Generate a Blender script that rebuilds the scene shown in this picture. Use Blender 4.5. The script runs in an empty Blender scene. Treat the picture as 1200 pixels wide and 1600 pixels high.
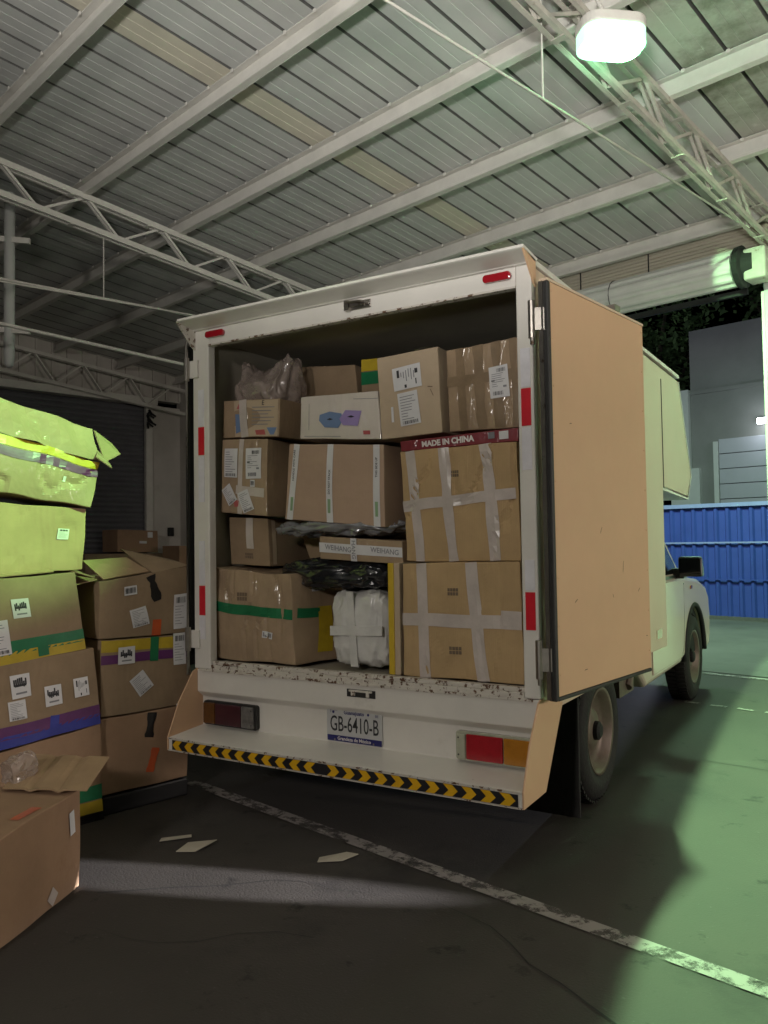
import bpy, bmesh, math, random
from mathutils import Vector, Matrix, noise
scene = bpy.context.scene
col = scene.collection
R = math.radians

# ------------------------------------------------------------------ camera
CAM = Vector((2.8983, -3.0440, 1.2762)); YAW = R(-31.376); PIT = R(2.2008); ROL = R(-0.8674)
fw = Vector((math.sin(YAW)*math.cos(PIT), math.cos(YAW)*math.cos(PIT), math.sin(PIT)))
rt = Vector((math.cos(YAW), -math.sin(YAW), 0)); up = rt.cross(fw)
r2 = rt*math.cos(ROL)+up*math.sin(ROL); u2 = -rt*math.sin(ROL)+up*math.cos(ROL)
cd = bpy.data.cameras.new('camera'); cam = bpy.data.objects.new('camera', cd); col.objects.link(cam)
m = Matrix((r2, u2, -fw)).transposed().to_4x4(); m.translation = CAM; cam.matrix_world = m
cd.sensor_fit = 'VERTICAL'; cd.sensor_height = 24; cd.lens = 24*1260.1/1600; cd.clip_end = 600; cd.clip_start = .05
scene.camera = cam
scene.render.resolution_x = 768; scene.render.resolution_y = 1024
scene.view_settings.view_transform = 'Standard'; scene.view_settings.look = 'None'
scene.view_settings.exposure = 0.0; scene.view_settings.gamma = 1

# building frame: U along the purlins, V along the roof slope
AZ = R(-13.2)
def B(u, v, z=0.0):
    return Vector((u*math.cos(AZ)-v*math.sin(AZ), u*math.sin(AZ)+v*math.cos(AZ), z))

# ------------------------------------------------------------------ world and lamps (night)
w = bpy.data.worlds.new('World'); scene.world = w; w.use_nodes = True
nt = w.node_tree; nt.nodes.clear()
sky = nt.nodes.new('ShaderNodeTexSky'); sky.sky_type = 'NISHITA'; sky.sun_disc = False
sky.sun_elevation = R(-6); sky.sun_rotation = R(200)
bg = nt.nodes.new('ShaderNodeBackground'); bg.inputs[1].default_value = .05
wo = nt.nodes.new('ShaderNodeOutputWorld')
nt.links.new(sky.outputs[0], bg.inputs[0]); nt.links.new(bg.outputs[0], wo.inputs[0])

def lamp(name, kind, loc, energy, color, size=.2, target=None, **kw):
    d = bpy.data.lights.new(name, kind); d.energy = energy; d.color = color
    if kind == 'AREA':
        d.shape = 'RECTANGLE'; d.size = size; d.size_y = kw.pop('size_y', size)
    else: d.shadow_soft_size = size
    for k, v in kw.items(): setattr(d, k, v)
    o = bpy.data.objects.new(name, d); col.objects.link(o); o.location = loc
    if target is not None:
        o.rotation_euler = (Vector(target)-Vector(loc)).to_track_quat('-Z', 'Y').to_euler()
    return o
LAMP = Vector((1.72, 1.40, 4.12))
lamp('high_bay_light', 'SPOT', LAMP+Vector((.015, 0, -.064)), 2700, (.50, 1, .48), .045, LAMP+Vector((.015, 0, -.064))+Vector((.997, .074, .012)), spot_size=R(173), spot_blend=.015)
lamp('roof_halo_fill', 'SPOT', LAMP+Vector((.05, .05, -.14)), 60, (.34, 1, .52), .08, LAMP+Vector((.05, .05, 1)), spot_size=R(165), spot_blend=.5)  # added upward spot, greens the roof for the lamp's halo
lamp('dock_floodlight', 'POINT', (2.2, -7.2, 3.1), 450, (1, .93, .86), .25)
lamp('roof_fill_spot', 'SPOT', (3.0, -4.6, 1.7), 1750, (1, .98, .94), .25, (1.2, 1.2, 7.1), spot_size=R(82), spot_blend=.9)  # unseen spot added to brighten the roof in place of bounce light
lamp('bay_fill_light', 'POINT', (7.6, 1.3, 1.7), 460, (1, .88, .78), .4)
lamp('stack_fill_spot', 'SPOT', (3.25, -.25, 3.9), 1500, (.42, 1, .32), .14, (-.32, -.70, 1.70), spot_size=R(14), spot_blend=.12)  # unseen narrow spot added to light the left stack's top green
lamp('yard_wall_light', 'POINT', B(-1.6, 12.5, 3.3), 10, (.80, .88, 1), .12)
lamp('yard_floodlight', 'AREA', B(-2.0, 6.3, 4.6), 130, (.80, .84, 1), .5, B(-1.6, 10.2, .8))
lamp('tree_fill_light', 'POINT', B(-6.5, 14.5, 8.5), 120, (.85, .95, .85), .2)  # unseen point light added to bring out the trees
lamp('under_truck_fill', 'SPOT', B(-1.3, 9.7, .62), 450, (.78, .84, 1), .05, B(.65, .5, .27), spot_size=R(13), spot_blend=.3)  # unseen low spot added to light the floor under the truck
lamp('floor_band_fill', 'SPOT', (7.7, 1.85, .9), 21000, (.92, .90, .96), .03, (1.0, -.63, .045), spot_size=R(1.95), spot_blend=.0)  # unseen narrow beam added to throw the pale band across the floor
lamp('yard_ground_light', 'AREA', B(-.5, 7.4, 4.4), 230, (.50, 1, .58), .4, B(-.3, 8.0, 0))

# ------------------------------------------------------------------ materials
def mat(name, c, rough=.6, metal=0, var=.12, vs=5, bump=0, bs=60, coat=0, dirt=None, flute=0, spec=.5,
        wrap=0, alpha=1, trans=0, emis=0, stretch=(1, 1, 1), rvar=0):
    m = bpy.data.materials.new(name); m.use_nodes = True; n = m.node_tree.nodes; L = m.node_tree.links
    p = n['Principled BSDF']; p.inputs['Roughness'].default_value = rough; p.inputs['Metallic'].default_value = metal
    p.inputs['Specular IOR Level'].default_value = spec
    if alpha < 1: p.inputs['Alpha'].default_value = alpha
    if trans: p.inputs['Transmission Weight'].default_value = trans
    if emis:
        p.inputs['Emission Color'].default_value = (*c, 1); p.inputs['Emission Strength'].default_value = emis
    tc = n.new('ShaderNodeTexCoord'); mp = n.new('ShaderNodeMapping'); mp.inputs['Scale'].default_value = stretch
    L.new(tc.outputs['Object'], mp.inputs[0]); co = mp.outputs[0]
    nz = n.new('ShaderNodeTexNoise'); nz.inputs['Scale'].default_value = vs; nz.inputs['Detail'].default_value = 6
    nz.inputs['Roughness'].default_value = .65; L.new(co, nz.inputs['Vector'])
    mr = n.new('ShaderNodeMapRange'); mr.inputs['From Min'].default_value = .3; mr.inputs['From Max'].default_value = .7
    mr.inputs['To Min'].default_value = 1-var; mr.inputs['To Max'].default_value = 1+var*.6
    L.new(nz.outputs['Fac'], mr.inputs['Value'])
    mx = n.new('ShaderNodeMix'); mx.data_type = 'RGBA'; mx.blend_type = 'MULTIPLY'; mx.inputs[0].default_value = 1
    mx.inputs[6].default_value = (*c, 1); L.new(mr.outputs[0], mx.inputs[7]); last = mx.outputs[2]
    if dirt:
        for (dc, thr, sc, soft) in dirt:
            n2 = n.new('ShaderNodeTexNoise'); n2.inputs['Scale'].default_value = sc; n2.inputs['Detail'].default_value = 9
            n2.inputs['Roughness'].default_value = .7; L.new(co, n2.inputs['Vector'])
            m2 = n.new('ShaderNodeMapRange'); m2.inputs['From Min'].default_value = thr; m2.inputs['From Max'].default_value = thr+soft
            L.new(n2.outputs['Fac'], m2.inputs['Value'])
            x = n.new('ShaderNodeMix'); x.data_type = 'RGBA'; L.new(m2.outputs[0], x.inputs[0]); L.new(last, x.inputs[6])
            x.inputs[7].default_value = (*dc, 1); last = x.outputs[2]
    L.new(last, p.inputs['Base Color'])
    h = None
    if rvar:
        m3 = n.new('ShaderNodeMapRange'); m3.inputs['To Min'].default_value = rough-rvar; m3.inputs['To Max'].default_value = rough+rvar
        L.new(nz.outputs['Fac'], m3.inputs['Value']); L.new(m3.outputs[0], p.inputs['Roughness'])
    if bump:
        nb = n.new('ShaderNodeTexNoise'); nb.inputs['Scale'].default_value = bs; nb.inputs['Detail'].default_value = 4
        L.new(co, nb.inputs['Vector']); b = n.new('ShaderNodeBump'); b.inputs['Strength'].default_value = bump
        b.inputs['Distance'].default_value = .01; L.new(nb.outputs['Fac'], b.inputs['Height']); h = b.outputs[0]
    if flute:
        wv = n.new('ShaderNodeTexWave'); wv.wave_type = 'BANDS'; wv.bands_direction = 'X'; wv.inputs['Scale'].default_value = 38
        wv.inputs['Distortion'].default_value = 0; L.new(co, wv.inputs['Vector'])
        b = n.new('ShaderNodeBump'); b.inputs['Strength'].default_value = flute; b.inputs['Distance'].default_value = .002
        L.new(wv.outputs['Fac'], b.inputs['Height'])
        if h: L.new(h, b.inputs['Normal'])
        h = b.outputs[0]
    if h: L.new(h, p.inputs['Normal'])
    if coat or wrap:
        p.inputs['Coat Weight'].default_value = coat or wrap; p.inputs['Coat Roughness'].default_value = .12
    if wrap:
        nw = n.new('ShaderNodeTexNoise'); nw.inputs['Scale'].default_value = 7; nw.inputs['Detail'].default_value = 3
        nw.inputs['Distortion'].default_value = 2.2
        mw = n.new('ShaderNodeMapping'); mw.inputs['Scale'].default_value = (1, 1, .35); L.new(tc.outputs['Object'], mw.inputs[0])
        L.new(mw.outputs[0], nw.inputs['Vector']); b = n.new('ShaderNodeBump'); b.inputs['Strength'].default_value = .9
        b.inputs['Distance'].default_value = .03; L.new(nw.outputs['Fac'], b.inputs['Height']); L.new(b.outputs[0], p.inputs['Coat Normal'])
    return m

RUST = (.10, .045, .02)
K = {}
K['card'] = mat('kraft_card', (.40, .275, .165), .85, var=.16, vs=4, bump=.15, bs=25, flute=.35, spec=.25, dirt=[((.27, .18, .10), .60, 3, .2)])
K['card_y'] = mat('kraft_card_yellow', (.47, .325, .17), .85, var=.14, vs=4, bump=.2, bs=18, flute=.22, spec=.25)
K['card_w'] = mat('kraft_card_wrapped', (.36, .255, .16), .75, var=.2, vs=5, bump=.2, bs=20, flute=.12, wrap=.7)
K['card_p'] = mat('kraft_card_pink', (.44, .31, .22), .8, var=.1, vs=3, bump=.1, bs=30, flute=.2, spec=.3)
K['card_l'] = mat('kraft_card_light', (.50, .39, .275), .85, var=.1, vs=4, bump=.15, bs=30, spec=.25)
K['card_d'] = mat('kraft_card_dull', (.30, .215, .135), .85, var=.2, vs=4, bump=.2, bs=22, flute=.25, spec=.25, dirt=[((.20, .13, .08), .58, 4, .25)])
K['card_o'] = mat('kraft_card_reddish', (.33, .21, .13), .85, var=.18, vs=3, bump=.2, bs=22, flute=.08, spec=.3, dirt=[((.24, .14, .08), .6, 3, .2)])
K['card_s'] = mat('kraft_card_scuffed', (.36, .255, .16), .7, var=.2, vs=5, bump=.3, bs=14, flute=.1, wrap=.25)
K['white_card'] = mat('white_card_wrapped', (.62, .56, .50), .6, var=.08, wrap=.6)
K['maroon'] = mat('maroon_card', (.20, .018, .028), .5, var=.15, bump=.05, wrap=.3)
K['tape'] = mat('clear_tape', (.56, .49, .45), .32, var=.15, vs=9, bump=.3, bs=14, coat=.5)
K['tape_brown'] = mat('brown_tape', (.26, .185, .115), .3, var=.2, vs=9, bump=.3, bs=14, coat=.5)
K['tape_green'] = mat('green_tape', (.006, .16, .06), .5, var=.2, vs=9, bump=.3, bs=14, coat=.12)
K['tape_yellow'] = mat('yellow_tape', (.50, .36, .02), .5, var=.2, vs=9, bump=.3, bs=14, coat=.12)
K['tape_purple'] = mat('purple_tape', (.11, .02, .12), .5, var=.2, vs=9, bump=.3, bs=14, coat=.12)
K['tape_blue'] = mat('blue_tape', (.03, .04, .30), .5, var=.2, vs=9, bump=.3, bs=14, coat=.12)
K['tape_orange'] = mat('orange_tape', (.55, .09, .02), .3, var=.2, vs=9, bump=.3, bs=14, coat=.5)
K['tape_black'] = mat('black_tape', (.012, .012, .014), .35, var=.2, bump=.3, bs=14, coat=.4)
K['paper'] = mat('label_paper', (.66, .65, .66), .5, var=.07, vs=12)
K['ink'] = mat('ink', (.03, .03, .035), .6)
K['ink_grey'] = mat('grey_ink', (.22, .22, .24), .6)
K['ink_brown'] = mat('brown_ink', (.17, .12, .08), .8)
K['ink_blue'] = mat('blue_ink', (.16, .24, .42), .5); K['ink_violet'] = mat('violet_ink', (.33, .25, .52), .5)
K['ink_red'] = mat('red_ink', (.45, .10, .10), .5); K['ink_white'] = mat('white_ink', (.75, .70, .68), .5)
K['ink_green'] = mat('green_ink', (.25, .38, .22), .5)
chip = [(RUST, .70, 28, .015), ((.42, .38, .32), .60, 3, .25)]
K['white'] = mat('white_paint', (.70, .67, .62), .38, var=.07, vs=4, bump=.05, bs=9, dirt=chip, coat=.15, rvar=.1)
K['chipped'] = mat('chipped_white_paint', (.60, .56, .50), .5, var=.15, vs=6, bump=.3, bs=30, dirt=[(RUST, .555, 38, .02), ((.30, .24, .18), .57, 6, .15)])
K['peach'] = mat('peach_paint', (.64, .405, .245), .55, var=.05, vs=3, bump=.04, bs=8, dirt=[((.28, .16, .09), .70, 9, .03)])
K['cream'] = mat('cream_paint', (.64, .50, .37), .42, var=.05, vs=2, bump=.03, bs=6, coat=.15, dirt=[((.40, .33, .24), .64, 2.2, .3)])
K['carpaint'] = mat('cab_cream_paint', (.66, .56, .45), .25, var=.04, vs=2, coat=.5, dirt=[((.45, .38, .28), .66, 3, .3)])
K['inner'] = mat('cargo_lining', (.33, .30, .24), .6, var=.15, vs=3, dirt=[((.16, .13, .10), .62, 6, .2)])
K['metal'] = mat('zinc_metal', (.45, .42, .38), .35, 1, var=.25, vs=14, dirt=[((.12, .07, .04), .60, 20, .1)])
K['seal'] = mat('black_seal', (.022, .021, .020), .6, var=.2, bump=.2)
K['rubber'] = mat('tyre_rubber', (.018, .017, .016), .8, var=.3, vs=8, bump=.3, bs=60)
K['rim'] = mat('wheel_steel', (.17, .13, .105), .5, .4, var=.3, vs=12, dirt=[((.14, .08, .05), .55, 9, .2)])
K['dark'] = mat('underbody_black', (.012, .012, .012), .8, var=.3)
K['blackplastic'] = mat('black_plastic', (.015, .015, .017), .3, var=.1, coat=.3)
K['glass'] = mat('dark_glass', (.01, .012, .014), .05, var=0, coat=1)
K['red_lens'] = mat('red_lens', (.36, .012, .02), .15, var=.15, vs=30, coat=1)
K['amber_lens'] = mat('amber_lens', (.42, .17, .015), .15, var=.15, vs=30, coat=1)
K['clear_lens'] = mat('clear_lens', (.42, .43, .33), .2, var=.15, vs=30, coat=1)
K['red_lens_dull'] = mat('dull_red_lens', (.05, .010, .018), .3, var=.3, vs=30, coat=.4)
K['amber_lens_dull'] = mat('dull_amber_lens', (.10, .038, .008), .3, var=.3, vs=30, coat=.4)
K['clear_lens_dull'] = mat('dull_clear_lens', (.14, .135, .13), .3, var=.5, vs=30, coat=.4)
K['refl_red'] = mat('red_reflective', (.62, .015, .03), .3, var=.08, vs=20, coat=.4)
K['refl_white'] = mat('white_reflective', (.72, .70, .74), .35, var=.1, vs=20, coat=.3, dirt=[((.55, .35, .33), .66, 25, .05)])
K['yel'] = mat('yellow_strip', (.72, .40, .01), .4, var=.12, vs=20, dirt=[((.2, .13, .02), .68, 25, .05)])
K['blk'] = mat('black_strip', (.014, .014, .018), .4, var=.1, dirt=[((.25, .2, .12), .72, 30, .05)])
K['plate'] = mat('plate_white', (.50, .50, .50), .4, var=.06); K['navy'] = mat('plate_navy', (.02, .02, .13), .4)
K['roof'] = mat('galvanised_sheet', (.52, .525, .50), .5, .0, var=.10, vs=2.2, bump=.03, bs=6, stretch=(1, 1, 1))
K['roof_seam'] = mat('seam_shade', (.13, .13, .12), .7, var=.3, vs=3)  # dark colour in the seam slots stands in for their shade
K['roof_dirty'] = mat('stained_galvanised_sheet', (.38, .38, .33), .6, var=.2, vs=2, dirt=[((.12, .13, .09), .50, 1.6, .2), ((.5, .5, .45), .62, 5, .1)])
K['skylight'] = mat('fibreglass_sheet', (.62, .58, .47), .5, var=.1, vs=3)
K['steel'] = mat('cream_painted_steel', (.62, .60, .55), .5, var=.1, vs=5, bump=.05, dirt=[((.25, .19, .13), .68, 9, .1)])
K['steel_rusty'] = mat('rusty_painted_steel', (.46, .43, .38), .6, var=.2, vs=6, dirt=[((.16, .09, .05), .60, 7, .1)])
K['wall'] = mat('plaster_wall', (.52, .49, .45), .8, var=.12, vs=2, bump=.1, dirt=[((.28, .26, .24), .60, 2.5, .3)])
K['siding'] = mat('cream_siding', (.46, .42, .33), .6, var=.12, vs=3, stretch=(.5, .5, 6), dirt=[((.30, .20, .12), .62, 3, .2)])
K['shutter'] = mat('white_shutter_steel', (.62, .62, .58), .4, var=.08, vs=4, dirt=[((.25, .22, .18), .68, 12, .05)])
K['shutter_grey'] = mat('grey_shutter_steel', (.13, .13, .14), .5, var=.15, vs=3)
K['outwall'] = mat('grey_render_wall', (.20, .20, .19), .9, var=.12, vs=1.5, bump=.1)
K['outpanel'] = mat('grey_door_panel', (.38, .38, .42), .6, var=.08, vs=1.5)
K['blue'] = mat('blue_painted_sheet', (.05, .085, .36), .4, var=.12, vs=3, dirt=[((.12, .14, .25), .62, 3, .3)])
K['bluerail'] = mat('pale_blue_rail', (.30, .34, .60), .5)
K['green_column'] = mat('white_column_paint', (.50, .51, .49), .6, var=.08, vs=3, dirt=[((.4, .4, .38), .68, 8, .1)])
K['floor'] = mat('asphalt_floor', (.050, .044, .038), .75, var=.25, vs=1.3, bump=.16, bs=120, dirt=[((.020, .018, .016), .60, 5, .08), ((.075, .07, .064), .635, 42, .03), ((.026, .023, .021), .56, 1.1, .15), ((.07, .066, .06), .64, 2.6, .15)], spec=.35, rvar=.12)
K['yard'] = mat('yard_concrete', (.13, .125, .11), .8, var=.25, vs=1.2, bump=.2, bs=60, dirt=[((.17, .16, .15), .62, 30, .05), ((.08, .075, .065), .58, 1.4, .2)])
K['scrap'] = mat('scrap_paper', (.42, .38, .31), .8, var=.1)
K['leaf'] = mat('night_leaves', (.10, .17, .07), .6, var=.4, vs=3); K['bark'] = mat('bark', (.05, .04, .03), .9)
K['lamp_lens'] = mat('lamp_lens', (.70, 1, .78), .3, emis=1.7)
K['lamp_rim'] = mat('halo_glow', (.42, 1, .58), .3, emis=1.5)  # green glow stands in for the halo round the lamp
K['wall_lens'] = mat('wall_lamp_lens', (.9, .95, 1), .3, emis=25)
K['poly'] = mat('clear_polythene', (.50, .41, .36), .16, var=.3, vs=6, bump=.5, bs=16, coat=.9, alpha=.5)
K['poly_silver'] = mat('silver_polythene', (.30, .31, .33), .22, .3, var=.35, vs=7, bump=1, bs=14, coat=.8)
K['poly_black'] = mat('black_polythene', (.014, .015, .018), .22, var=.3, bump=1, bs=12, coat=.8)
K['poly_white'] = mat('white_polythene', (.66, .65, .62), .28, var=.15, vs=8, bump=.6, bs=16, coat=.6)
K['cream_board'] = mat('yellow_board', (.60, .41, .03), .4, var=.15, vs=6, coat=.4)

def worn_line_mat():
    m = bpy.data.materials.new('worn_line_paint'); m.use_nodes = True; n = m.node_tree.nodes; L = m.node_tree.links
    p = n['Principled BSDF']; p.inputs['Base Color'].default_value = (.26, .235, .22, 1); p.inputs['Roughness'].default_value = .7
    t = n.new('ShaderNodeBsdfTransparent'); mx = n.new('ShaderNodeMixShader'); nz = n.new('ShaderNodeTexNoise')
    nz.inputs['Scale'].default_value = 9; nz.inputs['Detail'].default_value = 10; nz.inputs['Roughness'].default_value = .75
    tc = n.new('ShaderNodeTexCoord'); L.new(tc.outputs['Object'], nz.inputs['Vector'])
    r = n.new('ShaderNodeMapRange'); r.inputs['From Min'].default_value = .42; r.inputs['From Max'].default_value = .54
    L.new(nz.outputs['Fac'], r.inputs['Value']); L.new(r.outputs[0], mx.inputs[0]); L.new(t.outputs[0], mx.inputs[1]); L.new(p.outputs[0], mx.inputs[2])
    L.new(mx.outputs[0], n['Material Output'].inputs['Surface']); return m
K['line'] = worn_line_mat()

# ------------------------------------------------------------------ mesh helpers
WO = {}
def V3(p): return Vector(p)
class MB:
    def __init__(s): s.v = []; s.f = []; s.mi = []; s.k = 0
    def add(s, vs, fs):
        b = len(s.v); s.v += [V3(p) for p in vs]; s.f += [tuple(b+i for i in f) for f in fs]; s.mi += [s.k]*len(fs); return s
    def box(s, a, b):
        x0, y0, z0 = a; x1, y1, z1 = b
        return s.hexa([(x0, y0, z0), (x1, y0, z0), (x1, y1, z0), (x0, y1, z0), (x0, y0, z1), (x1, y0, z1), (x1, y1, z1), (x0, y1, z1)])
    def hexa(s, p):
        return s.add(p, [(0, 3, 2, 1), (4, 5, 6, 7), (0, 1, 5, 4), (1, 2, 6, 5), (2, 3, 7, 6), (3, 0, 4, 7)])
    def bbox(s, u0, u1, v0, v1, z0, z1):      # box in the building frame
        return s.hexa([B(u0, v0, z0), B(u1, v0, z0), B(u1, v1, z0), B(u0, v1, z0), B(u0, v0, z1), B(u1, v0, z1), B(u1, v1, z1), B(u0, v1, z1)])
    def slab(s, q, d):                        # quad q swept by vector d
        q = [V3(p) for p in q]; d = V3(d); n = len(q)
        return s.add(q+[p+d for p in q], [tuple(range(n)), tuple(range(2*n-1, n-1, -1))]+[(i, i+n, (i+1) % n+n, (i+1) % n) for i in range(n)])
    def quad(s, q): return s.add(q, [tuple(range(len(q)))])
    def bar(s, a, b, w, h=None, upv=(0, 0, 1)):
        a = V3(a); b = V3(b); h = h or w; d = (b-a).normalized(); x = d.cross(V3(upv))
        if x.length < 1e-4: x = d.cross(V3((1, 0, 0)))
        x.normalize(); y = x.cross(d); x *= w/2; y *= h/2
        return s.hexa([a-x-y, a+x-y, b+x-y, b-x-y, a-x+y, a+x+y, b+x+y, b-x+y])
    def tube(s, pts, r, n=10, cap=True):
        pts = [V3(p) for p in pts]; rs = r if isinstance(r, (list, tuple)) else [r]*len(pts); vs = []
        for i, p in enumerate(pts):
            d = (pts[min(i+1, len(pts)-1)]-pts[max(i-1, 0)]).normalized()
            x = d.cross(V3((0, 0, 1)));
            if x.length < 1e-3: x = d.cross(V3((1, 0, 0)))
            x.normalize(); y = x.cross(d)
            vs += [p+(x*math.cos(2*math.pi*k/n)+y*math.sin(2*math.pi*k/n))*rs[i] for k in range(n)]
        fs = [(i*n+k, i*n+(k+1) % n, (i+1)*n+(k+1) % n, (i+1)*n+k) for i in range(len(pts)-1) for k in range(n)]
        if cap: fs += [tuple(range(n-1, -1, -1)), tuple(range((len(pts)-1)*n, len(pts)*n))]
        return s.add(vs, fs)
    def lathe(s, c, axis, prof, n=32, cap=True):        # prof: list of (distance along axis, radius)
        d = V3(axis).normalized(); x = d.cross(V3((0, 0, 1)))
        if x.length < 1e-3: x = d.cross(V3((1, 0, 0)))
        x.normalize(); y = x.cross(d); c = V3(c); m_ = len(prof)
        vs = [c+d*a+(x*math.cos(2*math.pi*k/n)+y*math.sin(2*math.pi*k/n))*max(rr, 1e-4) for a, rr in prof for k in range(n)]
        fs = [(i*n+k, i*n+(k+1) % n, (i+1)*n+(k+1) % n, (i+1)*n+k) for i in range(m_-1) for k in range(n)]
        if cap: fs += [tuple(range(n-1, -1, -1)), tuple(range((m_-1)*n, m_*n))]
        return s.add(vs, fs)
    def build(s, name, mt, parent=None, origin=None, smooth=False, bevel=0, seg=2, recalc=True):
        mts = mt if isinstance(mt, list) else [mt]
        if parent is not None: org = WO[parent.name]
        else:
            org = V3(origin) if origin is not None else Vector((sum(p.x for p in s.v)/len(s.v), sum(p.y for p in s.v)/len(s.v), min(p.z for p in s.v)))
        me = bpy.data.meshes.new(name); me.from_pydata([p-org for p in s.v], [], s.f)
        for k in mts: me.materials.append(K[k] if isinstance(k, str) else k)
        me.polygons.foreach_set('material_index', s.mi); me.update()
        if recalc:
            bm = bmesh.new(); bm.from_mesh(me); bmesh.ops.recalc_face_normals(bm, faces=bm.faces); bm.to_mesh(me); bm.free()
        o = bpy.data.objects.new(name, me); col.objects.link(o)
        if parent is not None: o.parent = parent
        else: o.location = org
        WO[o.name] = org
        if smooth:
            me.polygons.foreach_set('use_smooth', [True]*len(me.polygons))
        if bevel:
            b = o.modifiers.new('bevel', 'BEVEL'); b.width = bevel; b.segments = seg; b.limit_method = 'ANGLE'; b.angle_limit = R(35)
        return o
def tag(o, label=None, cat=None, group=None, kind=None):
    for k, v in (('label', label), ('category', cat), ('group', group), ('kind', kind)):
        if v: o[k] = v
    return o
def empty(name, loc, label, cat, group=None):
    o = bpy.data.objects.new(name, None); col.objects.link(o); o.location = loc; o.empty_display_size = .1; WO[o.name] = V3(loc)
    return tag(o, label, cat, group)
def text_mb(mb, s, size, fn, xs=1.0, bold=0):       # adds flat lettering; fn maps (x, y) of the text plane to 3D
    cu = bpy.data.curves.new('t', 'FONT'); cu.body = s; cu.size = size; cu.align_x = 'CENTER'; cu.align_y = 'CENTER'; cu.offset = bold
    cu.resolution_u = 3
    o = bpy.data.objects.new('t', cu); col.objects.link(o); bpy.context.view_layer.update()
    me = bpy.data.meshes.new_from_object(o.evaluated_get(bpy.context.evaluated_depsgraph_get()))
    mb.add([fn(v.co.x*xs, v.co.y) for v in me.vertices], [tuple(p.vertices) for p in me.polygons])
    bpy.data.objects.remove(o); bpy.data.curves.remove(cu); bpy.data.meshes.remove(me)

# ------------------------------------------------------------------ the setting
WV = 5.29; SL = .11
def RZ(v): return 4.10+SL*(WV-v)                   # underside of the purlins
g = MB(); g.quad([B(-80, -60), B(80, -60), B(80, 90), B(-80, 90)]); tag(g.build('ground', 'floor', origin=(0, 0, 0)), kind='structure')
g = MB(); g.quad([B(-40, WV+.1, .004), B(40, WV+.1, .004), B(40, 60, .004), B(-40, 60, .004)]); tag(g.build('yard', 'yard'), kind='structure')
g = MB(); g.quad([B(-.34, .052, .004), B(4.2, .052, .004), B(4.2, .130, .004), B(-.34, .130, .004)]); tag(g.build('floor_line', 'line'), kind='structure')
g = MB(); g.quad([B(-2.4, 5.22, .005), B(4.2, 5.22, .005), B(4.2, 5.31, .005), B(-2.4, 5.31, .005)]); tag(g.build('floor_line', 'line'), kind='structure')
g = MB()
for k in range(5): g.quad([B(.72+.2*k, 3.83, .005), B(.84+.2*k, 3.83, .005), B(.84+.2*k, 3.88, .005), B(.72+.2*k, 3.88, .005)])
tag(g.build('floor_line', 'line'), kind='structure')

g = MB(); rc = random.Random(3)
def crack(p, a, n_, w_):
    pts = [V3(p)]
    for k in range(n_):
        a += rc.uniform(-.45, .45); pts.append(pts[-1]+Vector((math.cos(a)*.13, math.sin(a)*.13, 0)))
    for k in range(n_):
        d = (pts[k+1]-pts[k]).normalized(); x = Vector((-d.y, d.x, 0)); w0, w1 = w_*(1-k/n_), w_*(1-(k+1)/n_)
        g.quad([pts[k]-x*w0, pts[k+1]-x*w1-d*-.001, pts[k+1]+x*w1, pts[k]+x*w0])
crack((.40, -1.02, .003), .9, 12, .0025); crack((2.3, -.9, .003), 2.3, 10, .003); crack((2.0, 1.9, .003), -.4, 12, .003); crack((1.3, -.9, .003), 3.4, 8, .002)
tag(g.build('floor_cracks', 'dark', recalc=False), kind='structure')
# roof: a standing seam sheet with fibreglass strips and C purlins
PW = .305; U0 = -1.56-PW*34; NP = 58; VA, VB = -6.5, 5.35
def sheet(mb, u, v0, v1):
    pr = [(0, 0), (.001, .045), (.025, .045), (.026, 0), (.110, 0), (.113, .0022), (.119, .0022), (.122, 0), (.205, 0), (.208, .0022), (.214, .0022), (.217, 0), (PW, 0)]
    def z(v): return RZ(v)+.15
    vs = [B(u+a, v0, z(v0)+h) for a, h in pr]+[B(u+a, v1, z(v1)+h) for a, h in pr]; n = len(pr)
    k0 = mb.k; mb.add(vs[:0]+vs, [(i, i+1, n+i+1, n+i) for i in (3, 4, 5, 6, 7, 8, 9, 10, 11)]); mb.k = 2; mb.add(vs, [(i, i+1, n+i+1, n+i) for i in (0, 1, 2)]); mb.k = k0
ms = MB(); mk = MB()
for k in range(NP):
    u = U0+PW*k
    if k == 34: sheet(mk, u, VA, VB); continue
    ms.k = 1 if u > .95 else 0
    sheet(ms, u, VA, VB)
roof = empty('metal_roof', B(0, 0, RZ(0)), 'ribbed grey metal roof sheeting on cream purlins sloping over the loading bay', 'roof')
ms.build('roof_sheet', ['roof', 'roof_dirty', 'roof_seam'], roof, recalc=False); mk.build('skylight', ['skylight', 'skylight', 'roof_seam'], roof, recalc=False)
PV = [-5.9, -4.9, -3.9, -2.9, -1.9, -.9, .09, 1.08, 2.08, 3.08, 4.12, 5.2]
for v in PV:
    p = MB(); z = RZ(v); c, s_ = .055, .006
    for side in (0,):                               # Z section: web, two flanges, two lips
        p.bbox(U0, 7, v, v+s_, z, z+.148); p.bbox(U0, 7, v-c, v, z, z+s_); p.bbox(U0, 7, v-c-s_, v-c, z, z+.022)
        p.bbox(U0, 7, v+s_, v+s_+c, z+.142, z+.148)
        p.bbox(U0, 7, v-c, v, z+.142, z+.148)
    p.build('purlin', 'steel', roof, bevel=.002, seg=1)
    q = MB()
    for k in range(20, 48):
        u = U0+PW*k+.03; q.bbox(u-.011, u+.011, v-.070, v-.062, z+.120, z+.146)
    q.build('sheet_clip', 'steel', roof)

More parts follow.
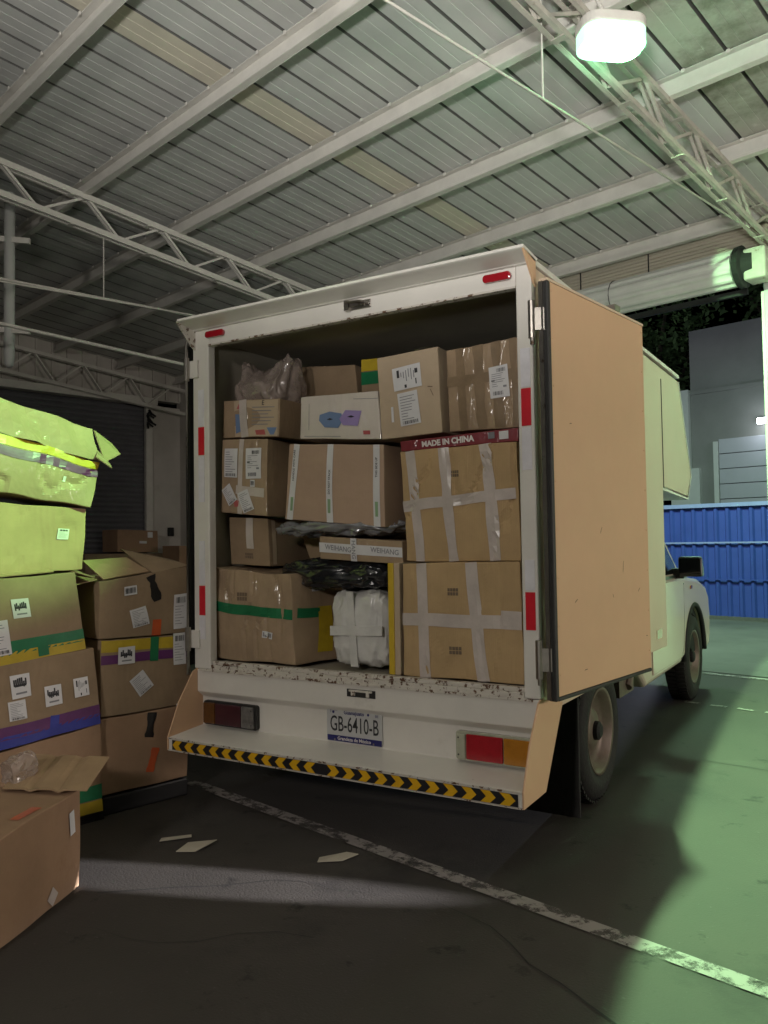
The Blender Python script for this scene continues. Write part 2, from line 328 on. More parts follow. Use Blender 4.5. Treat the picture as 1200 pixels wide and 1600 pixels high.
def truss(u, label, depth, material='steel', v0=-6.4, v1=5.25, zoff=0, chord=.05, phase=0):
    t = empty('roof_truss', B(u, v0, RZ(v0)-depth), label, 'truss', 'roof trusses')
    def zt(v): return RZ(v)-.02+zoff
    def zb(v): return RZ(v)-depth+zoff
    for nm, zz in (('top_chord', zt), ('bottom_chord', zb)):
        c = MB()
        for du in (-.045, .045):
            c.bar(B(u+du, v0, zz(v0)), B(u+du, v1, zz(v1)), .006, chord); c.bar(B(u+du*.75, v0, zz(v0)-chord/2), B(u+du*.75, v1, zz(v1)-chord/2), .03, .006)
        v = v0+.3
        while v < v1:
            c.bar(B(u-.045, v, zz(v)-chord/2-.004), B(u+.045, v, zz(v)-chord/2-.004), .05, .006); v += .78
        c.build(nm, material, t)
    v = v0+phase; st = .39; up_ = True
    while v < v1-.3:
        a = B(u, v, zb(v) if up_ else zt(v)); b = B(u, v+st*(1.15 if up_ else .85), zt(v+st) if up_ else zb(v+st))
        w_ = MB()
        for du in ((-.02, .02) if not up_ else (0,)):
            o = B(u+du, 0)-B(u, 0); w_.bar(a+o, b+o, .022, .022)
        w_.build('web_bar', material, t); v += st*(1.15 if up_ else .85); up_ = not up_
    return t
truss(1.06, 'cream lattice roof truss at right, running to the gate post by the bright lamp', .29, 'steel_rusty', phase=.1, chord=.036)
truss(-3.66, 'pale lattice roof truss at left passing behind the truck box, with thin tie rods below', .30)
truss(-8.75, 'shaded lattice truss along the far left wall above the dark roller shutter', .42, zoff=-.12)
def rod(pts, r, label, hang=None, mt='steel', grp='tie rods under the roof'):
    o = tag(MB().tube(pts, r, 8).build('tie_rod', mt, smooth=True), label, 'rod', grp)
    if hang: MB().tube(hang, .006, 6).build('hanger', mt, o)
rod([B(-3.66, -3, 3.60), B(-3.66, .3, 3.61), B(-3.66, 5.2, 3.72)], .014, 'upper thin tie rod hung by a vertical rod from the left truss', [B(-3.66, 1.24, 3.63), B(-3.66, 1.24, 4.25)])
rod([B(-3.62, -3, 3.53), B(-3.62, .3, 3.575), B(-3.62, 5.2, 3.76)], .008, 'thinner rod running close beside the upper left tie rod')
rod([B(-3.3, -3, 3.17), B(-3.3, .2, 3.12), B(-3.3, 3.0, 2.98), B(-3.3, 5.2, 2.88)], .017, 'lowest pale tie rod at left ending behind the truck box corner')
rod([B(1.0, -3, 3.68), B(1.0, .3, 3.78), B(1.0, 5.2, 3.92)], .008, 'lime lit thin tie rod crossing under the roof left of the bright lamp', [B(1.0, 1.61, 3.82), B(1.0, 1.61, 4.6)])

# front wall with the gate
g = MB()
g.bbox(-3.2, 7, WV, WV+.14, 3.86, 4.36); lint = tag(g.build('gate_lintel_wall', 'siding'), 'cream corrugated siding above the rolled gate shutter', 'wall')
g = MB()
zz = 3.87
while zz < 4.12:
    g.bbox(-3.2, 1.0, WV-.012, WV, zz, zz+.018); zz += .034
g.build('siding_rib', 'siding', lint)
for u in (-.95, -.18):
    MB().bbox(u, u+.012, WV-.018, WV-.012, 3.86, 4.13).build('sheet_joint', 'dark', lint)
g = MB(); g.bbox(-9.1, -3.2, WV, WV+.14, 0, 4.36); tag(g.build('front_wall', 'wall'), 'shaded plaster front wall left of the gate', 'wall')
g = MB(); g.bbox(.93, 1.34, WV-.05, WV+.2, 0, 3.86)
colm = tag(g.build('gate_column', 'green_column', bevel=.01), 'white painted gate post at the right edge, greenish from the lamp', 'column')
MB().bbox(.90, .93, WV-.03, WV+.02, 0, 3.5).build('guide_rail', 'steel', colm)
g = MB(); g.bbox(1.34, 7, WV, WV+.14, 0, 3.86); tag(g.build('front_wall', 'outwall'), 'grey wall right of the gate post, outside the picture edge', 'wall')
sh = empty('rolled_shutter', B(-1, WV-.25, 3.72), 'white ribbed roller shutter rolled up over the open gate', 'roller shutter')
g = MB(); n = 44; vs = []; cz = 3.70; cv = WV-.22
for u in (-3.2, .76):
    for k in range(n):
        a = 2*math.pi*k/n; rr = .155+(.012 if (k % 4) < 2 else 0); vs.append(B(u, cv+rr*math.cos(a), cz+rr*math.sin(a)))
g.add(vs, [(k, (k+1) % n, n+(k+1) % n, n+k) for k in range(n)]+[tuple(range(n)), tuple(range(2*n-1, n-1, -1))])
g.build('curtain_roll', 'shutter', sh)
for u in (-.42, -1.15): MB().tube([B(u, cv+.172*math.cos(t), cz+.172*math.sin(t)) for t in [k*.4 for k in range(17)]], .004, 5).build('strap', 'dark', sh)
MB().bbox(-3.2, .8, WV-.09, WV-.05, 3.49, 3.54).build('bottom_bar', 'dark', sh)
g = MB(); g.lathe(B(.78, cv, cz), B(1, 0)-B(0, 0), [(0, .001), (0, .185), (.05, .19), (.07, .15), (.16, .14), (.16, .001)], 24); g.build('end_bracket', 'dark', sh)
MB().bbox(.86, 1.05, cv-.12, cv+.10, cz-.16, cz+.12).build('motor_box', 'steel_rusty', sh, bevel=.02)
# left side wall with the dark shutter
g = MB(); g.bbox(-9.2, -9.0, 4.68, WV, 0, 3.7); g.bbox(-9.2, -9.0, -7, WV, 3.80, 5.6); g.bbox(-9.2, -9.0, -7, -1.5, 0, 3.8)
sw = tag(g.build('side_wall', 'wall'), 'plaster side wall beside the dark roller shutter at far left', 'wall')
g = MB(); v = -3.0
while v < WV: g.bbox(-9.0, -8.975, v, v+.05, 3.82, 4.9); v += .25
g.build('siding_rib', 'wall', sw)
MB().bbox(-9.0, -8.93, 4.60, 4.72, 0, 3.68).build('door_jamb', 'steel', sw)
MB().bbox(-9.0, -8.80, -2, 4.75, 3.68, 3.80).build('lintel_beam', 'steel', sw, bevel=.01)
g = MB(); z = .05
g.bbox(-9.12, -9.05, -1.5, 4.68, 0, 3.72)
while z < 3.66:
    g.slab([B(-9.05, -1.5, z), B(-9.02, -1.5, z+.035), B(-9.05, -1.5, z+.07)], B(0, 6.15)-B(0, 0)); z += .085
sd = tag(g.build('roller_shutter', 'shutter_grey'), 'closed dark grey roller shutter in the far left wall', 'roller shutter')
g = MB()
for k in range(9):
    a = k*1.3; g.bar(B(-8.9, 4.62+.02*math.cos(a), 3.60-.03*k), B(-8.85, 4.66+.08*math.sin(a), 3.52-.03*k), .03)
g.build('chain_hoist', 'dark', sd)
g = MB(); g.bbox(-8.98, -8.92, 5.02, 5.12, 1.45, 1.6); tag(g.build('wall_box', 'dark', bevel=.01), 'small dark switch box on the left side wall', 'switch box')
# pipe at the upper left
pp = B(-4.05, .52, 0)
g = MB(); g.tube([pp+V3((0, 0, 4.55)), pp+V3((0, 0, 3.05)), pp+V3((0, 0, 2.96)), pp+V3((0, 0, 2.93))], [.048, .048, .04, .02], 16)
o = tag(g.build('hanging_duct', 'green_column', smooth=True), 'white vertical duct hanging at the upper left edge', 'duct')
for z in (4.12, 3.28): MB().bar(pp+V3((-.1, -.1, z)), pp+V3((.16, .10, z-.02)), .035, .05).build('duct_bracket', 'steel', o)

# bright high bay lamp
lf = empty('high_bay_lamp', LAMP, 'glowing green white lamp hanging under the right truss', 'lamp')
def rbox(cx, cy, z, a, b, r, n=6):
    pts = []
    for (sx, sy, a0) in ((1, 1, 0), (-1, 1, 90), (-1, -1, 180), (1, -1, 270)):
        for k in range(n+1):
            t = R(a0+90*k/n); pts.append((cx+sx*(a-r)+r*math.cos(t), cy+sy*(b-r)+r*math.sin(t), z))
    return pts
def rotz(pts, c, ang): return [Matrix.Rotation(ang, 3, 'Z') @ (V3(p)-c)+c for p in pts]
MB().slab(rotz(rbox(LAMP.x, LAMP.y, LAMP.z-.02, .186, .13, .095), LAMP, R(40)), (0, 0, .06)).build('housing', 'steel', lf, bevel=.01)
MB().slab(rotz(rbox(LAMP.x, LAMP.y, LAMP.z-.050, .178, .122, .09), LAMP, R(40)), (0, 0, .030)).build('lens', 'lamp_lens', lf)
g = MB(); ra = rotz(rbox(LAMP.x, LAMP.y, LAMP.z-.098, .183, .127, .095), LAMP, R(40)); rb = rotz(rbox(LAMP.x, LAMP.y, LAMP.z-.098, .175, .119, .09), LAMP, R(40)); n = len(ra)
for k in range(n):
    e = (k+1) % n; h = Vector((0, 0, .076)); g.hexa([ra[k], ra[e], rb[e], rb[k], ra[k]+h, ra[e]+h, rb[e]+h, rb[k]+h])
g.build('light_skirt', 'lamp_rim', lf)  # skirt added around the lens to block the spot's upward rays
MB().tube([LAMP+V3((0, 0, .03)), LAMP+V3((-.1, .05, .28))], .012).build('hanging_rod', 'steel', lf)

# ------------------------------------------------------------------ outside the gate
fn = empty('blue_fence', B(-2, 10.4), 'blue corrugated sheet fence across the yard with a pale top rail', 'fence')
g = MB(); u = -9.0; pts = []
while u < 5:
    for a, d in ((0, 0), (.09, 0), (.115, .035), (.155, .035), (.18, 0)): pts.append((u+a, 10.4-d))
    u += .18
n = len(pts); g.add([B(a, b, .05) for a, b in pts]+[B(a, b, 1.76) for a, b in pts], [(i, i+1, n+i+1, n+i) for i in range(n-1)])
g.build('fence_sheet', 'blue', fn, recalc=False)
MB().bbox(-9, 5, 10.33, 10.43, 1.76, 1.82).build('top_rail', 'bluerail', fn)
MB().bbox(-9, 5, 10.335, 10.36, 1.19, 1.215).build('mid_rail', 'bluerail', fn)
MB().bbox(-9, 5, 10.335, 10.36, .62, .64).build('mid_rail', 'blue', fn)
MB().bbox(-9, 5, 10.36, 10.5, 0, .06).build('fence_plinth', 'yard', fn)
bd = empty('grey_building', B(-1, 13), 'plain grey building with a panelled garage door behind the blue fence', 'building')
g = MB(); g.bbox(-3.15, 8, 13, 18, 0, 5.30); g.build('wall', 'outwall', bd)
MB().bbox(-3.16, 8, 12.97, 13, 4.05, 4.12).build('wall_band', 'outwall', bd)
g = MB()
for k in range(10): g.bbox(-2.62, 1.5, 12.96, 12.985, .30+.285*k, .30+.285*k+.272)
g.build('garage_door', 'outpanel', bd, bevel=.006)
MB().bbox(-2.72, -2.63, 12.94, 12.99, 0, 3.1).build('door_frame', 'green_column', bd)
g = MB(); g.bbox(-3.55, -3.16, 12.9, 17, 0, 4.15); g.bbox(-3.16, -2.98, 12.9, 13, 0, 2.62)
tag(g.build('boundary_wall', 'green_column'), 'narrow white wall strip between the truck body and the grey building', 'wall')
o = empty('wall_lamp', B(-1.75, 12.9, 3.38), 'small lit lamp on the grey building beside the gate post', 'lamp')
MB().bbox(-1.86, -1.66, 12.86, 13, 3.36, 3.44).build('lamp_body', 'steel', o); MB().bbox(-1.85, -1.67, 12.80, 12.86, 3.33, 3.43).build('lamp_lens', 'wall_lens', o)
random.seed(4)
def tree(u, v, h, rad, label):
    t = empty('leafy_tree', B(u, v), label, 'tree', 'dark trees beyond the yard'); b0 = B(u, v)
    g = MB(); g.tube([b0, b0+V3((.1, 0, h*.35)), b0+V3((-.1, .1, h*.6))], [.22, .16, .10], 10)
    for k in range(6):
        a = k*1.05; g.tube([b0+V3((0, 0, h*(.35+.04*k))), b0+V3((math.cos(a)*rad*.6, math.sin(a)*rad*.6, h*(.62+.04*k)))], [.08, .03], 6)
    g.build('trunk', 'bark', t)
    g = MB()
    for c in range(34):
        d = Vector((random.gauss(0, .45), random.gauss(0, .45), random.gauss(0, .38))); cc = b0+V3((0, 0, h*.68))+Vector((d.x*rad, d.y*rad, d.z*h*.34))
        for k in range(95):
            p = cc+Vector((random.gauss(0, .3), random.gauss(0, .3), random.gauss(0, .24))); s = random.uniform(.06, .13)
            a = Vector((random.uniform(-1, 1), random.uniform(-1, 1), random.uniform(-.6, .6))).normalized(); b = a.cross(Vector((random.random(), random.random(), 1))).normalized()
            g.quad([p-a*s, p+b*s*.5, p+a*s, p-b*s*.5])
    g.build('crown', 'leaf', t, recalc=False)
tree(-6.5, 18.5, 10.0, 2.4, 'dark leafy tree seen left of the grey building through the gate')
tree(-3.0, 20.5, 10.5, 2.6, 'dark leafy tree rising above the roof of the grey building')

# ------------------------------------------------------------------ the truck
XL, XR = -.11, 1.75; ZB, ZT, ZR = .62, 2.31, 2.41
tr = empty('box_truck', (.82, 2, 0), 'white and cream box truck with its cargo doors open, packed with cartons', 'truck')
def yz(prof, x0, x1): return [(x0, y, z) for y, z in prof], (x1-x0, 0, 0)
def P(name, mb, mt, parent=tr, **k): return mb.build(name, mt, parent, **k)
# cargo box
side = [(.03, .62), (1.74, .60), (1.76, .61), (2.25, .60), (2.25, 1.60), (3.04, 1.565), (3.18, 1.73), (2.82, 2.37), (.03, 2.385)]
for x0, x1, nm in ((XR-.03, XR, 'side_panel'), (XL, XL+.03, 'side_panel')):
    q, d = yz(side, x0, x1); P(nm, MB().slab(q, d), 'cream', bevel=.004)
P('panel_seam', MB().box((XR, 2.262, 1.60), (XR+.003, 2.272, 2.30)), 'seal')
P('box_roof', MB().box((XL-.01, -.02, 2.388), (XR+.01, 2.80, 2.412)), 'white', bevel=.004)
q, d = yz([(2.80, 2.37), (2.84, 2.37), (3.20, 1.73), (3.16, 1.73)], XL, XR); P('nose_panel', MB().slab(q, d), 'white')
q, d = yz([(3.16, 1.73), (3.20, 1.73), (3.05, 1.555), (2.25, 1.585), (2.25, 1.61), (3.02, 1.58)], XL, XR); P('nose_underside', MB().slab(q, d), 'white')
P('front_bulkhead', MB().box((XL+.03, 2.22, .62), (XR-.03, 2.25, 1.6)), 'inner')
P('cargo_floor', MB().box((XL+.03, .03, .62), (XR-.03, 2.22, .675)), 'inner')
P('cargo_lining', MB().box((XL+.03, .03, .675), (XL+.045, 2.2, 2.36)).box((XR-.045, .03, .675), (XR-.03, 2.2, 2.36)).box((XL+.045, .03, 2.355), (XR-.045, 2.2, 2.37)), 'inner')
# rear frame
P('rear_post', MB().box((XL, 0, .65), (0, .05, ZR-.02)), 'white', bevel=.006)
P('rear_post', MB().box((1.682, 0, .65), (XR, .05, ZR-.02)), 'white', bevel=.006)
P('header', MB().hexa([(0, 0, ZT-.002), (1.682, 0, ZT-.002), (1.682, .05, ZT-.002), (0, .05, ZT-.002), (0, 0, ZR-.02), (1.682, 0, ZR-.02), (1.682, .05, ZR-.02), (0, .05, ZR-.02)]), 'white', bevel=.004)
P('header_edge', MB().box((.0, -.006, ZT-.010), (1.682, .03, ZT-.002)), 'chipped')
P('sill', MB().box((0, .0, .648), (1.682, .05, .672)).box((0, .012, .672), (1.682, .05, .690)), 'chipped', bevel=.003)
P('sill_strip', MB().box((-.07, -.010, .640), (1.72, -.001, .652)), 'chipped')
# visor
q, d = yz([(0, 2.391), (.03, 2.412), (-.13, 2.425), (-.135, 2.412), (-.125, 2.408), (-.02, 2.391)], XL+.02, XR+.02)
P('visor', MB().slab(q, d), 'white', bevel=.002)
for x, mt_ in ((XL+.012, 'chipped'), (XR+.012, 'peach')):
    P('visor_bracket', MB().slab([(x, 0, 2.40), (x, -.13, 2.411), (x, -.02, 2.30), (x, 0, 2.29)], (.008, 0, 0)), mt_)
# tail panel and step
prof = [(-.002, .648), (-.002, .535), (.035, .505), (.035, .362), (-.19, .345), (-.20, .340), (-.20, .283), (-.17, .283), (-.17, .33), (.05, .35), (.05, .648)]
q, d = yz(prof, XL+.02, XR-.004); P('tail_panel', MB().slab(q, d), 'white', bevel=.005)
P('step_edge', MB().box((XL+.02, -.2035, .336), (XR-.004, -.196, .3425)).box((XL+.02, -.2035, .280), (XR-.004, -.196, .2845)), 'chipped')
gp = [(.0, .652), (.25, .60), (.03, .285), (-.203, .281), (-.203, .343), (-.13, .50), (-.03, .64)]
q, d = yz(gp, XR-.004, XR+.004); P('gusset', MB().slab(q, d), 'peach', bevel=.002)
q, d = yz([(.0, .652), (.10, .60), (.03, .285), (-.203, .281), (-.203, .343), (-.13, .50), (-.03, .64)], XL+.012, XL+.02); P('gusset', MB().slab(q, d), 'peach', bevel=.002)
P('skirt', MB().box((XR-.03, .22, .585), (XR-.001, 1.80, .618)), 'cream')
P('skirt', MB().box((XR-.05, 1.76, .52), (XR-.01, 1.83, .60)), 'dark')
# hazard strip
g = MB().box((XL+.05, -.2055, .288), (XR-.02, -.2035, .334)); g.k = 1; cx = .832; pit = .0795; zc = .311; hh = .0228
for sgn in (-1, 1):
    for k in range(12):
        x = cx+sgn*(.030+pit*k); w_ = pit*.5; t = .024*sgn
        if (x-XL-.05)*(XR-.06-x) < 0 or (sgn > 0 and x+w_+.02 > XR-.03) or (sgn < 0 and x-w_-.02 < XL+.05): continue
        g.add([(x, -.2065, zc+hh), (x+sgn*w_, -.2065, zc+hh), (x+sgn*w_+t, -.2065, zc), (x+sgn*w_, -.2065, zc-hh), (x, -.2065, zc-hh), (x+t, -.2065, zc)], [(0, 1, 2, 5), (5, 2, 3, 4)])
P('hazard_strip', g, ['blk', 'yel'])
# licence plate
def fp(x0, z0, y): return lambda x, z: Vector((x0+x, y, z0+z))
pl = P('licence_plate', MB().slab([(p[0], .026, p[2]) for p in [(a, 0, b) for a, b, _ in rbox(.850, .4455, 0, .150, .075, .012)]], (0, .006, 0)), 'plate')
g = MB(); text_mb(g, 'GB-6410-B', .098, fp(.850, .449, .0250), .60, .0008); P('plate_number', g, 'ink', pl, recalc=False)
g = MB(); g.box((.703, .0245, .373), (.997, .0255, .399)); P('plate_band', g, 'navy', pl)
g = MB(); text_mb(g, 'Grandeza de México', .0215, fp(.850, .386, .0238), 1.0, .0004); P('plate_slogan', g, 'ink_white', pl, recalc=False)
g = MB(); text_mb(g, 'Guanajuato', .024, fp(.850, .506, .0250), 1.0, .0006); P('plate_state', g, 'navy', pl, recalc=False)
g = MB(); text_mb(g, 'T', .018, fp(.722, .505, .0250)); text_mb(g, 'MX', .012, fp(.752, .512, .0250)); text_mb(g, 'BE', .017, fp(.973, .503, .0250)); g.lathe((.737, .0255, .504), (0, -1, 0), [(0, .0065), (.0006, .0065)], 12); g.lathe((.927, .0255, .506), (0, -1, 0), [(0, .006), (.0006, .006)], 12)
P('plate_marks', g, 'navy', pl, recalc=False)
P('plate_bolt', MB().lathe((.745, .026, .380), (0, -1, 0), [(0, .005), (.004, .004)], 8).lathe((.955, .026, .380), (0, -1, 0), [(0, .005), (.004, .004)], 8), 'metal', pl)
# tail lights
def taillight(x0, x1, cuts, mats):
    t = P('tail_light', MB().slab([(a, .012, b) for a, b, _ in rbox((x0+x1)/2, .430, 0, (x1-x0)/2+.006, .060, .014)], (0, .022, 0)), 'seal', bevel=.002)
    if mats[0] == 'clear_lens': t.data.materials[0] = K['clear_lens']
    for (a, b), k in zip(cuts, mats):
        P('lens', MB().box((x0+(x1-x0)*a+.002, -.002, .378), (x0+(x1-x0)*b-.002, .0125, .482)), k, t, bevel=.005)
    for zz in (.395, .465): P('lens_screw', MB().lathe((x0+.012 if mats[0] == 'clear_lens' else x1-.02, -.002, zz), (0, -1, 0), [(0, .004), (.002, .003)], 8), 'seal', t)
taillight(-.055, .285, [(0, .24), (.24, .74), (.74, .98)], ['amber_lens_dull', 'red_lens_dull', 'clear_lens_dull'])
taillight(1.375, 1.715, [(0, .13), (.13, .62), (.62, 1)], ['clear_lens', 'red_lens', 'amber_lens'])
for x in (.055, 1.607):
    P('marker_light', MB().slab([(a, -.022, b) for a, b, _ in rbox(x, 2.355, 0, .062, .017, .015)], (0, .021, 0)), 'red_lens', bevel=.005)
# latches
lt = P('door_latch', MB().box((.862, -.008, 2.338), (.992, -.001, 2.376)), 'metal', bevel=.003)
P('latch_jaw', MB().box((.862, -.03, 2.335), (.885, -.008, 2.38)).box((.89, -.024, 2.350), (.96, -.008, 2.368)).tube([(.87, -.028, 2.372), (.95, -.03, 2.366), (.99, -.02, 2.352)], .006), 'metal', lt)
P('latch_slot', MB().box((.835, -.006, .588), (.985, -.0025, .622)), 'seal')
P('latch_keeper', MB().box((.85, -.014, .612), (.97, -.003, .620)).box((.86, -.012, .594), (.88, -.003, .612)).box((.94, -.012, .592), (.955, -.003, .612)), 'chipped')
# reflective strips on the posts
def strip(x0, x1, spans, mt): 
    for a, b in spans: P('reflective_strip', MB().box((x0, -.003, a), (x1, -.0005, b)), mt)
strip(1.697, 1.738, [(1.737, 1.888), (.922, 1.072)], 'refl_red'); strip(1.697, 1.738, [(1.893, 2.05), (1.08, 1.20), (1.56, 1.73)], 'refl_white')
strip(-.072, -.032, [(1.742, 1.886), (.922, 1.072)], 'refl_red'); strip(-.072, -.032, [(1.890, 2.08), (1.08, 1.30), (1.50, 1.735), (.80, .918)], 'refl_white')
# open door, folded back along the right side
hx, hy = 1.806, .010; dd = Vector((.155, .988, 0)).normalized(); dn = Vector((dd.y, -dd.x, 0))
def D(s, t, z): p = Vector((hx, hy, 0))+dd*s+dn*t; return Vector((p.x, p.y, z))
def dbox(s0, s1, t0, t1, z0, z1, z0b=None, z1b=None):
    return [D(s0, t0, z0), D(s1, t0, z0), D(s1, t1, z0), D(s0, t1, z0), D(s0, t0, z1), D(s1, t0, z1), D(s1, t1, z1), D(s0, t1, z1)]
dr = P('cargo_door', MB().hexa(dbox(.0, .918, -.012, .016, .665, 2.305)), 'peach', bevel=.003)
P('door_seal', MB().hexa(dbox(-.024, .0, -.014, .021, .650, 2.3045)).hexa(dbox(.0, .918, -.01, .020, .648, .664)), 'seal', dr, bevel=.006)
P('door_edge_trim', MB().hexa(dbox(-.022, .922, -.016, .018, 2.3055, 2.316)), 'cream', dr)
P('door_edge_trim', MB().hexa(dbox(-.030, -.025, -.018, .0, .655, 2.304)), 'metal', dr)
rs = random.Random(5)
for s0, z0, ln, an in ((.40, 1.30, .035, 60), (.62, 1.12, .06, 80), (.78, 1.03, .03, 40), (.14, 1.75, .02, 10), (.22, .74, .03, 5), (.52, 1.02, .02, 120), (.15, 1.02, .03, 30), (.86, .82, .018, 0)):
    c_, s_ = math.cos(R(an)), math.sin(R(an)); q = [D(s0+x*c_-y*s_, .0172, z0+x*s_+y*c_) for x, y in ((0, 0), (ln, -.001), (ln, .002), (.3*ln, .0035))]
    P('scuff', MB().quad(q), 'ink_brown', dr, recalc=False)
g = MB()
for z in [.75+.19*k for k in range(9)]:
    for sx in (.018, .898): g.lathe(D(sx, .0155, z), dn, [(0, .006), (.002, .004)], 8)
P('rivets', g, 'peach', dr)
P('door_latch', MB().hexa(dbox(.60, .66, -.03, .02, 2.318, 2.345)), 'metal', dr)
for z in (2.155, .811):
    h = P('hinge', MB().tube([(1.757, -.022, z-.075), (1.757, -.022, z+.075)], .015, 12), 'metal', smooth=False)
    P('hinge_leaf', MB().hexa([(1.757, -.03, z-.045), (1.806, -.015, z-.045), (1.806, -.003, z-.045), (1.757, -.015, z-.045), (1.757, -.03, z+.045), (1.806, -.015, z+.045), (1.806, -.003, z+.045), (1.757, -.015, z+.045)]), 'metal', h)
    P('hinge_pin', MB().tube([(1.757, -.022, z-.10), (1.757, -.022, z-.075)], .009, 8), 'metal', h)
# left door folded back, its lock rod
ld = P('cargo_door', MB().hexa([(XL-.045, -.01, .665), (XL-.02, -.01, .665), (XL-.05, .93, .665), (XL-.08, .93, .665), (XL-.045, -.01, 2.318), (XL-.02, -.01, 2.318), (XL-.05, .93, 2.318), (XL-.08, .93, 2.318)]), 'seal', bevel=.003)
P('lock_rod', MB().tube([(XL-.018, -.028, .62), (XL-.018, -.028, 2.30), (XL-.010, -.028, 2.34)], .0085, 10), 'metal', ld)
for z in (2.19, .80):
    h = P('hinge', MB().tube([(XL-.018, -.028, z-.06), (XL-.018, -.028, z+.06)], .015, 12), 'metal', ld)
    P('hinge_leaf', MB().box((XL-.012, -.014, z-.045), (XL+.045, -.002, z+.045)), 'white')
# side reflector
P('side_reflector', MB().box((XR, 1.97, .672), (XR+.003, 2.10, .725)), 'red_lens')
# wheels
def wheel(x, y, r=.335, w_=.19):
    ww = P('wheel', MB().lathe((x-w_, y, r), (1, 0, 0), [(0, .20), (.0, .27), (.015, r-.02), (.04, r-.004), (w_/2, r), (w_-.04, r-.004), (w_-.015, r-.02), (w_-.0, .265), (w_-.012, .215), (w_-.03, .205)], 48, False), 'rubber', smooth=True)
    g = MB(); g.lathe((x-w_+.02, y, r), (1, 0, 0), [(0, .19), (.12, .19), (w_-.045, .207), (w_-.030, .212), (w_-.035, .195), (w_-.075, .185), (w_-.10, .13), (w_-.07, .095), (w_-.06, .07), (w_-.06, .001)], 40)
    g.k = 1
    for k in range(10):
        a = k*math.pi/5; g.lathe((x-.100, y+.155*math.cos(a), r+.155*math.sin(a)), (1, 0, 0), [(0, .02), (.022, .02)], 10)
    P('rim', g, ['rim', 'dark'], ww, smooth=True)
    P('hub_cap', MB().lathe((x-.07, y, r), (1, 0, 0), [(0, .05), (.05, .045), (.06, .03), (.062, .001)], 16), 'dark', ww)
    g = MB()
    for k in range(60):
        a = k*math.pi/30
        for s in (0, 1):
            c = Vector((x-w_/2+(s-.5)*.075, y+(r+.001)*math.cos(a+s*.05), r+(r+.001)*math.sin(a+s*.05))); n_ = Vector((0, math.cos(a+s*.05), math.sin(a+s*.05)))
            g.bar(c-Vector((.032, 0, 0)), c+Vector((.032, 0, 0)), .02, .012, n_)
    P('tread', g, 'rubber', ww)
wheel(1.72, .93); wheel(.11, .93); wheel(1.64, 3.76); wheel(.19, 3.76)
for x in (1.49, -.10): P('mud_flap', MB().box((x, .47, .05), (x+.255, .484, .60)), 'rubber', bevel=.004)
P('chassis', MB().box((.45, .07, .42), (.55, 4.2, .56)).box((1.10, .07, .42), (1.20, 4.2, .56)).box((.2, .87, .29), (1.5, .99, .39)).box((.3, 3.7, .30), (1.5, 3.82, .38)).box((-.02, .42, .57), (1.70, 1.2, .617)).box((.3, 2.2, .40), (1.4, 3.4, .55)), 'dark')

P('differential', MB().lathe((.70, .93, .34), (1, 0, 0), [(0, .03), (.05, .11), (.15, .14), (.25, .11), (.3, .03)], 16), 'dark')
P('under_bracket', MB().box((1.30, 1.45, .40), (1.66, 1.75, .60)).tube([(1.66, 1.6, .44), (1.66, 1.66, .50)], .03), 'rim')
# cab
arch = [(3.76+.405*math.cos(R(a)), .335+.405*math.sin(R(a))) for a in range(172, -1, -12)]
prof = [(1.86, .60), (2.02, .44), (2.16, .345), (3.20, .355), (3.25, .37)]+arch+[(4.18, .33), (4.36, .36), (4.42, .44), (4.44, .62), (4.40, .78), (4.28, .87), (3.95, .945), (3.30, 1.0), (1.9, 1.0), (1.86, .9)]
q, d = yz(prof, .04, 1.64); cb = P('cab_body', MB().slab(q, d), 'carpaint', bevel=.035, seg=4)
for x in (1.641,):
    P('fender_flare', MB().tube([(x-.01, 3.76+.415*math.cos(R(a)), .335+.415*math.sin(R(a))) for a in range(178, -6, -8)], .020, 8), 'dark', cb, smooth=True)
dp = [(2.30, .40), (3.20, .40), (3.27, .48), (3.32, .72), (3.32, .93), (3.26, .975), (2.30, .975)]
q, d = yz(dp, 1.64, 1.648); dro = P('cab_door', MB().slab(q, d), 'carpaint', bevel=.004)
P('door_handle', MB().box((1.648, 2.40, .86), (1.662, 2.55, .895)), 'blackplastic', dro, bevel=.005)
P('door_gap', MB().tube([(1.642, y, z) for y, z in [(3.205, .39), (3.28, .475), (3.332, .72), (3.332, .94)]], .005, 6), 'seal', cb)
P('wheel_housing', MB().box((1.2, 3.36, .36), (1.60, 4.16, .74)), 'dark')
P('wheel_housing', MB().box((.08, 3.36, .36), (.48, 4.16, .74)), 'dark')
gh = [(1.9, .99), (1.92, 1.48), (2.05, 1.52), (2.75, 1.52), (2.86, 1.49), (3.38, .99)]
P('greenhouse', MB().hexa([(.05, 1.9, .99), (1.63, 1.9, .99), (1.63, 3.36, .99), (.05, 3.36, .99), (.16, 1.92, 1.53), (1.52, 1.92, 1.53), (1.52, 2.80, 1.53), (.16, 2.80, 1.53)]), 'carpaint', bevel=.03, seg=3)
def gx(z): return 1.63-(z-.99)/.54*.11
P('side_window', MB().quad([(gx(1.02)+.004, 2.36, 1.02), (gx(1.02)+.004, 3.22, 1.02), (gx(1.47)+.004, 2.78, 1.47), (gx(1.47)+.004, 2.36, 1.47)]), 'glass', recalc=False)
P('window_trim', MB().bar((gx(1.0)+.008, 2.30, 1.0), (gx(1.0)+.008, 3.30, 1.0), .012, .02), 'blackplastic')
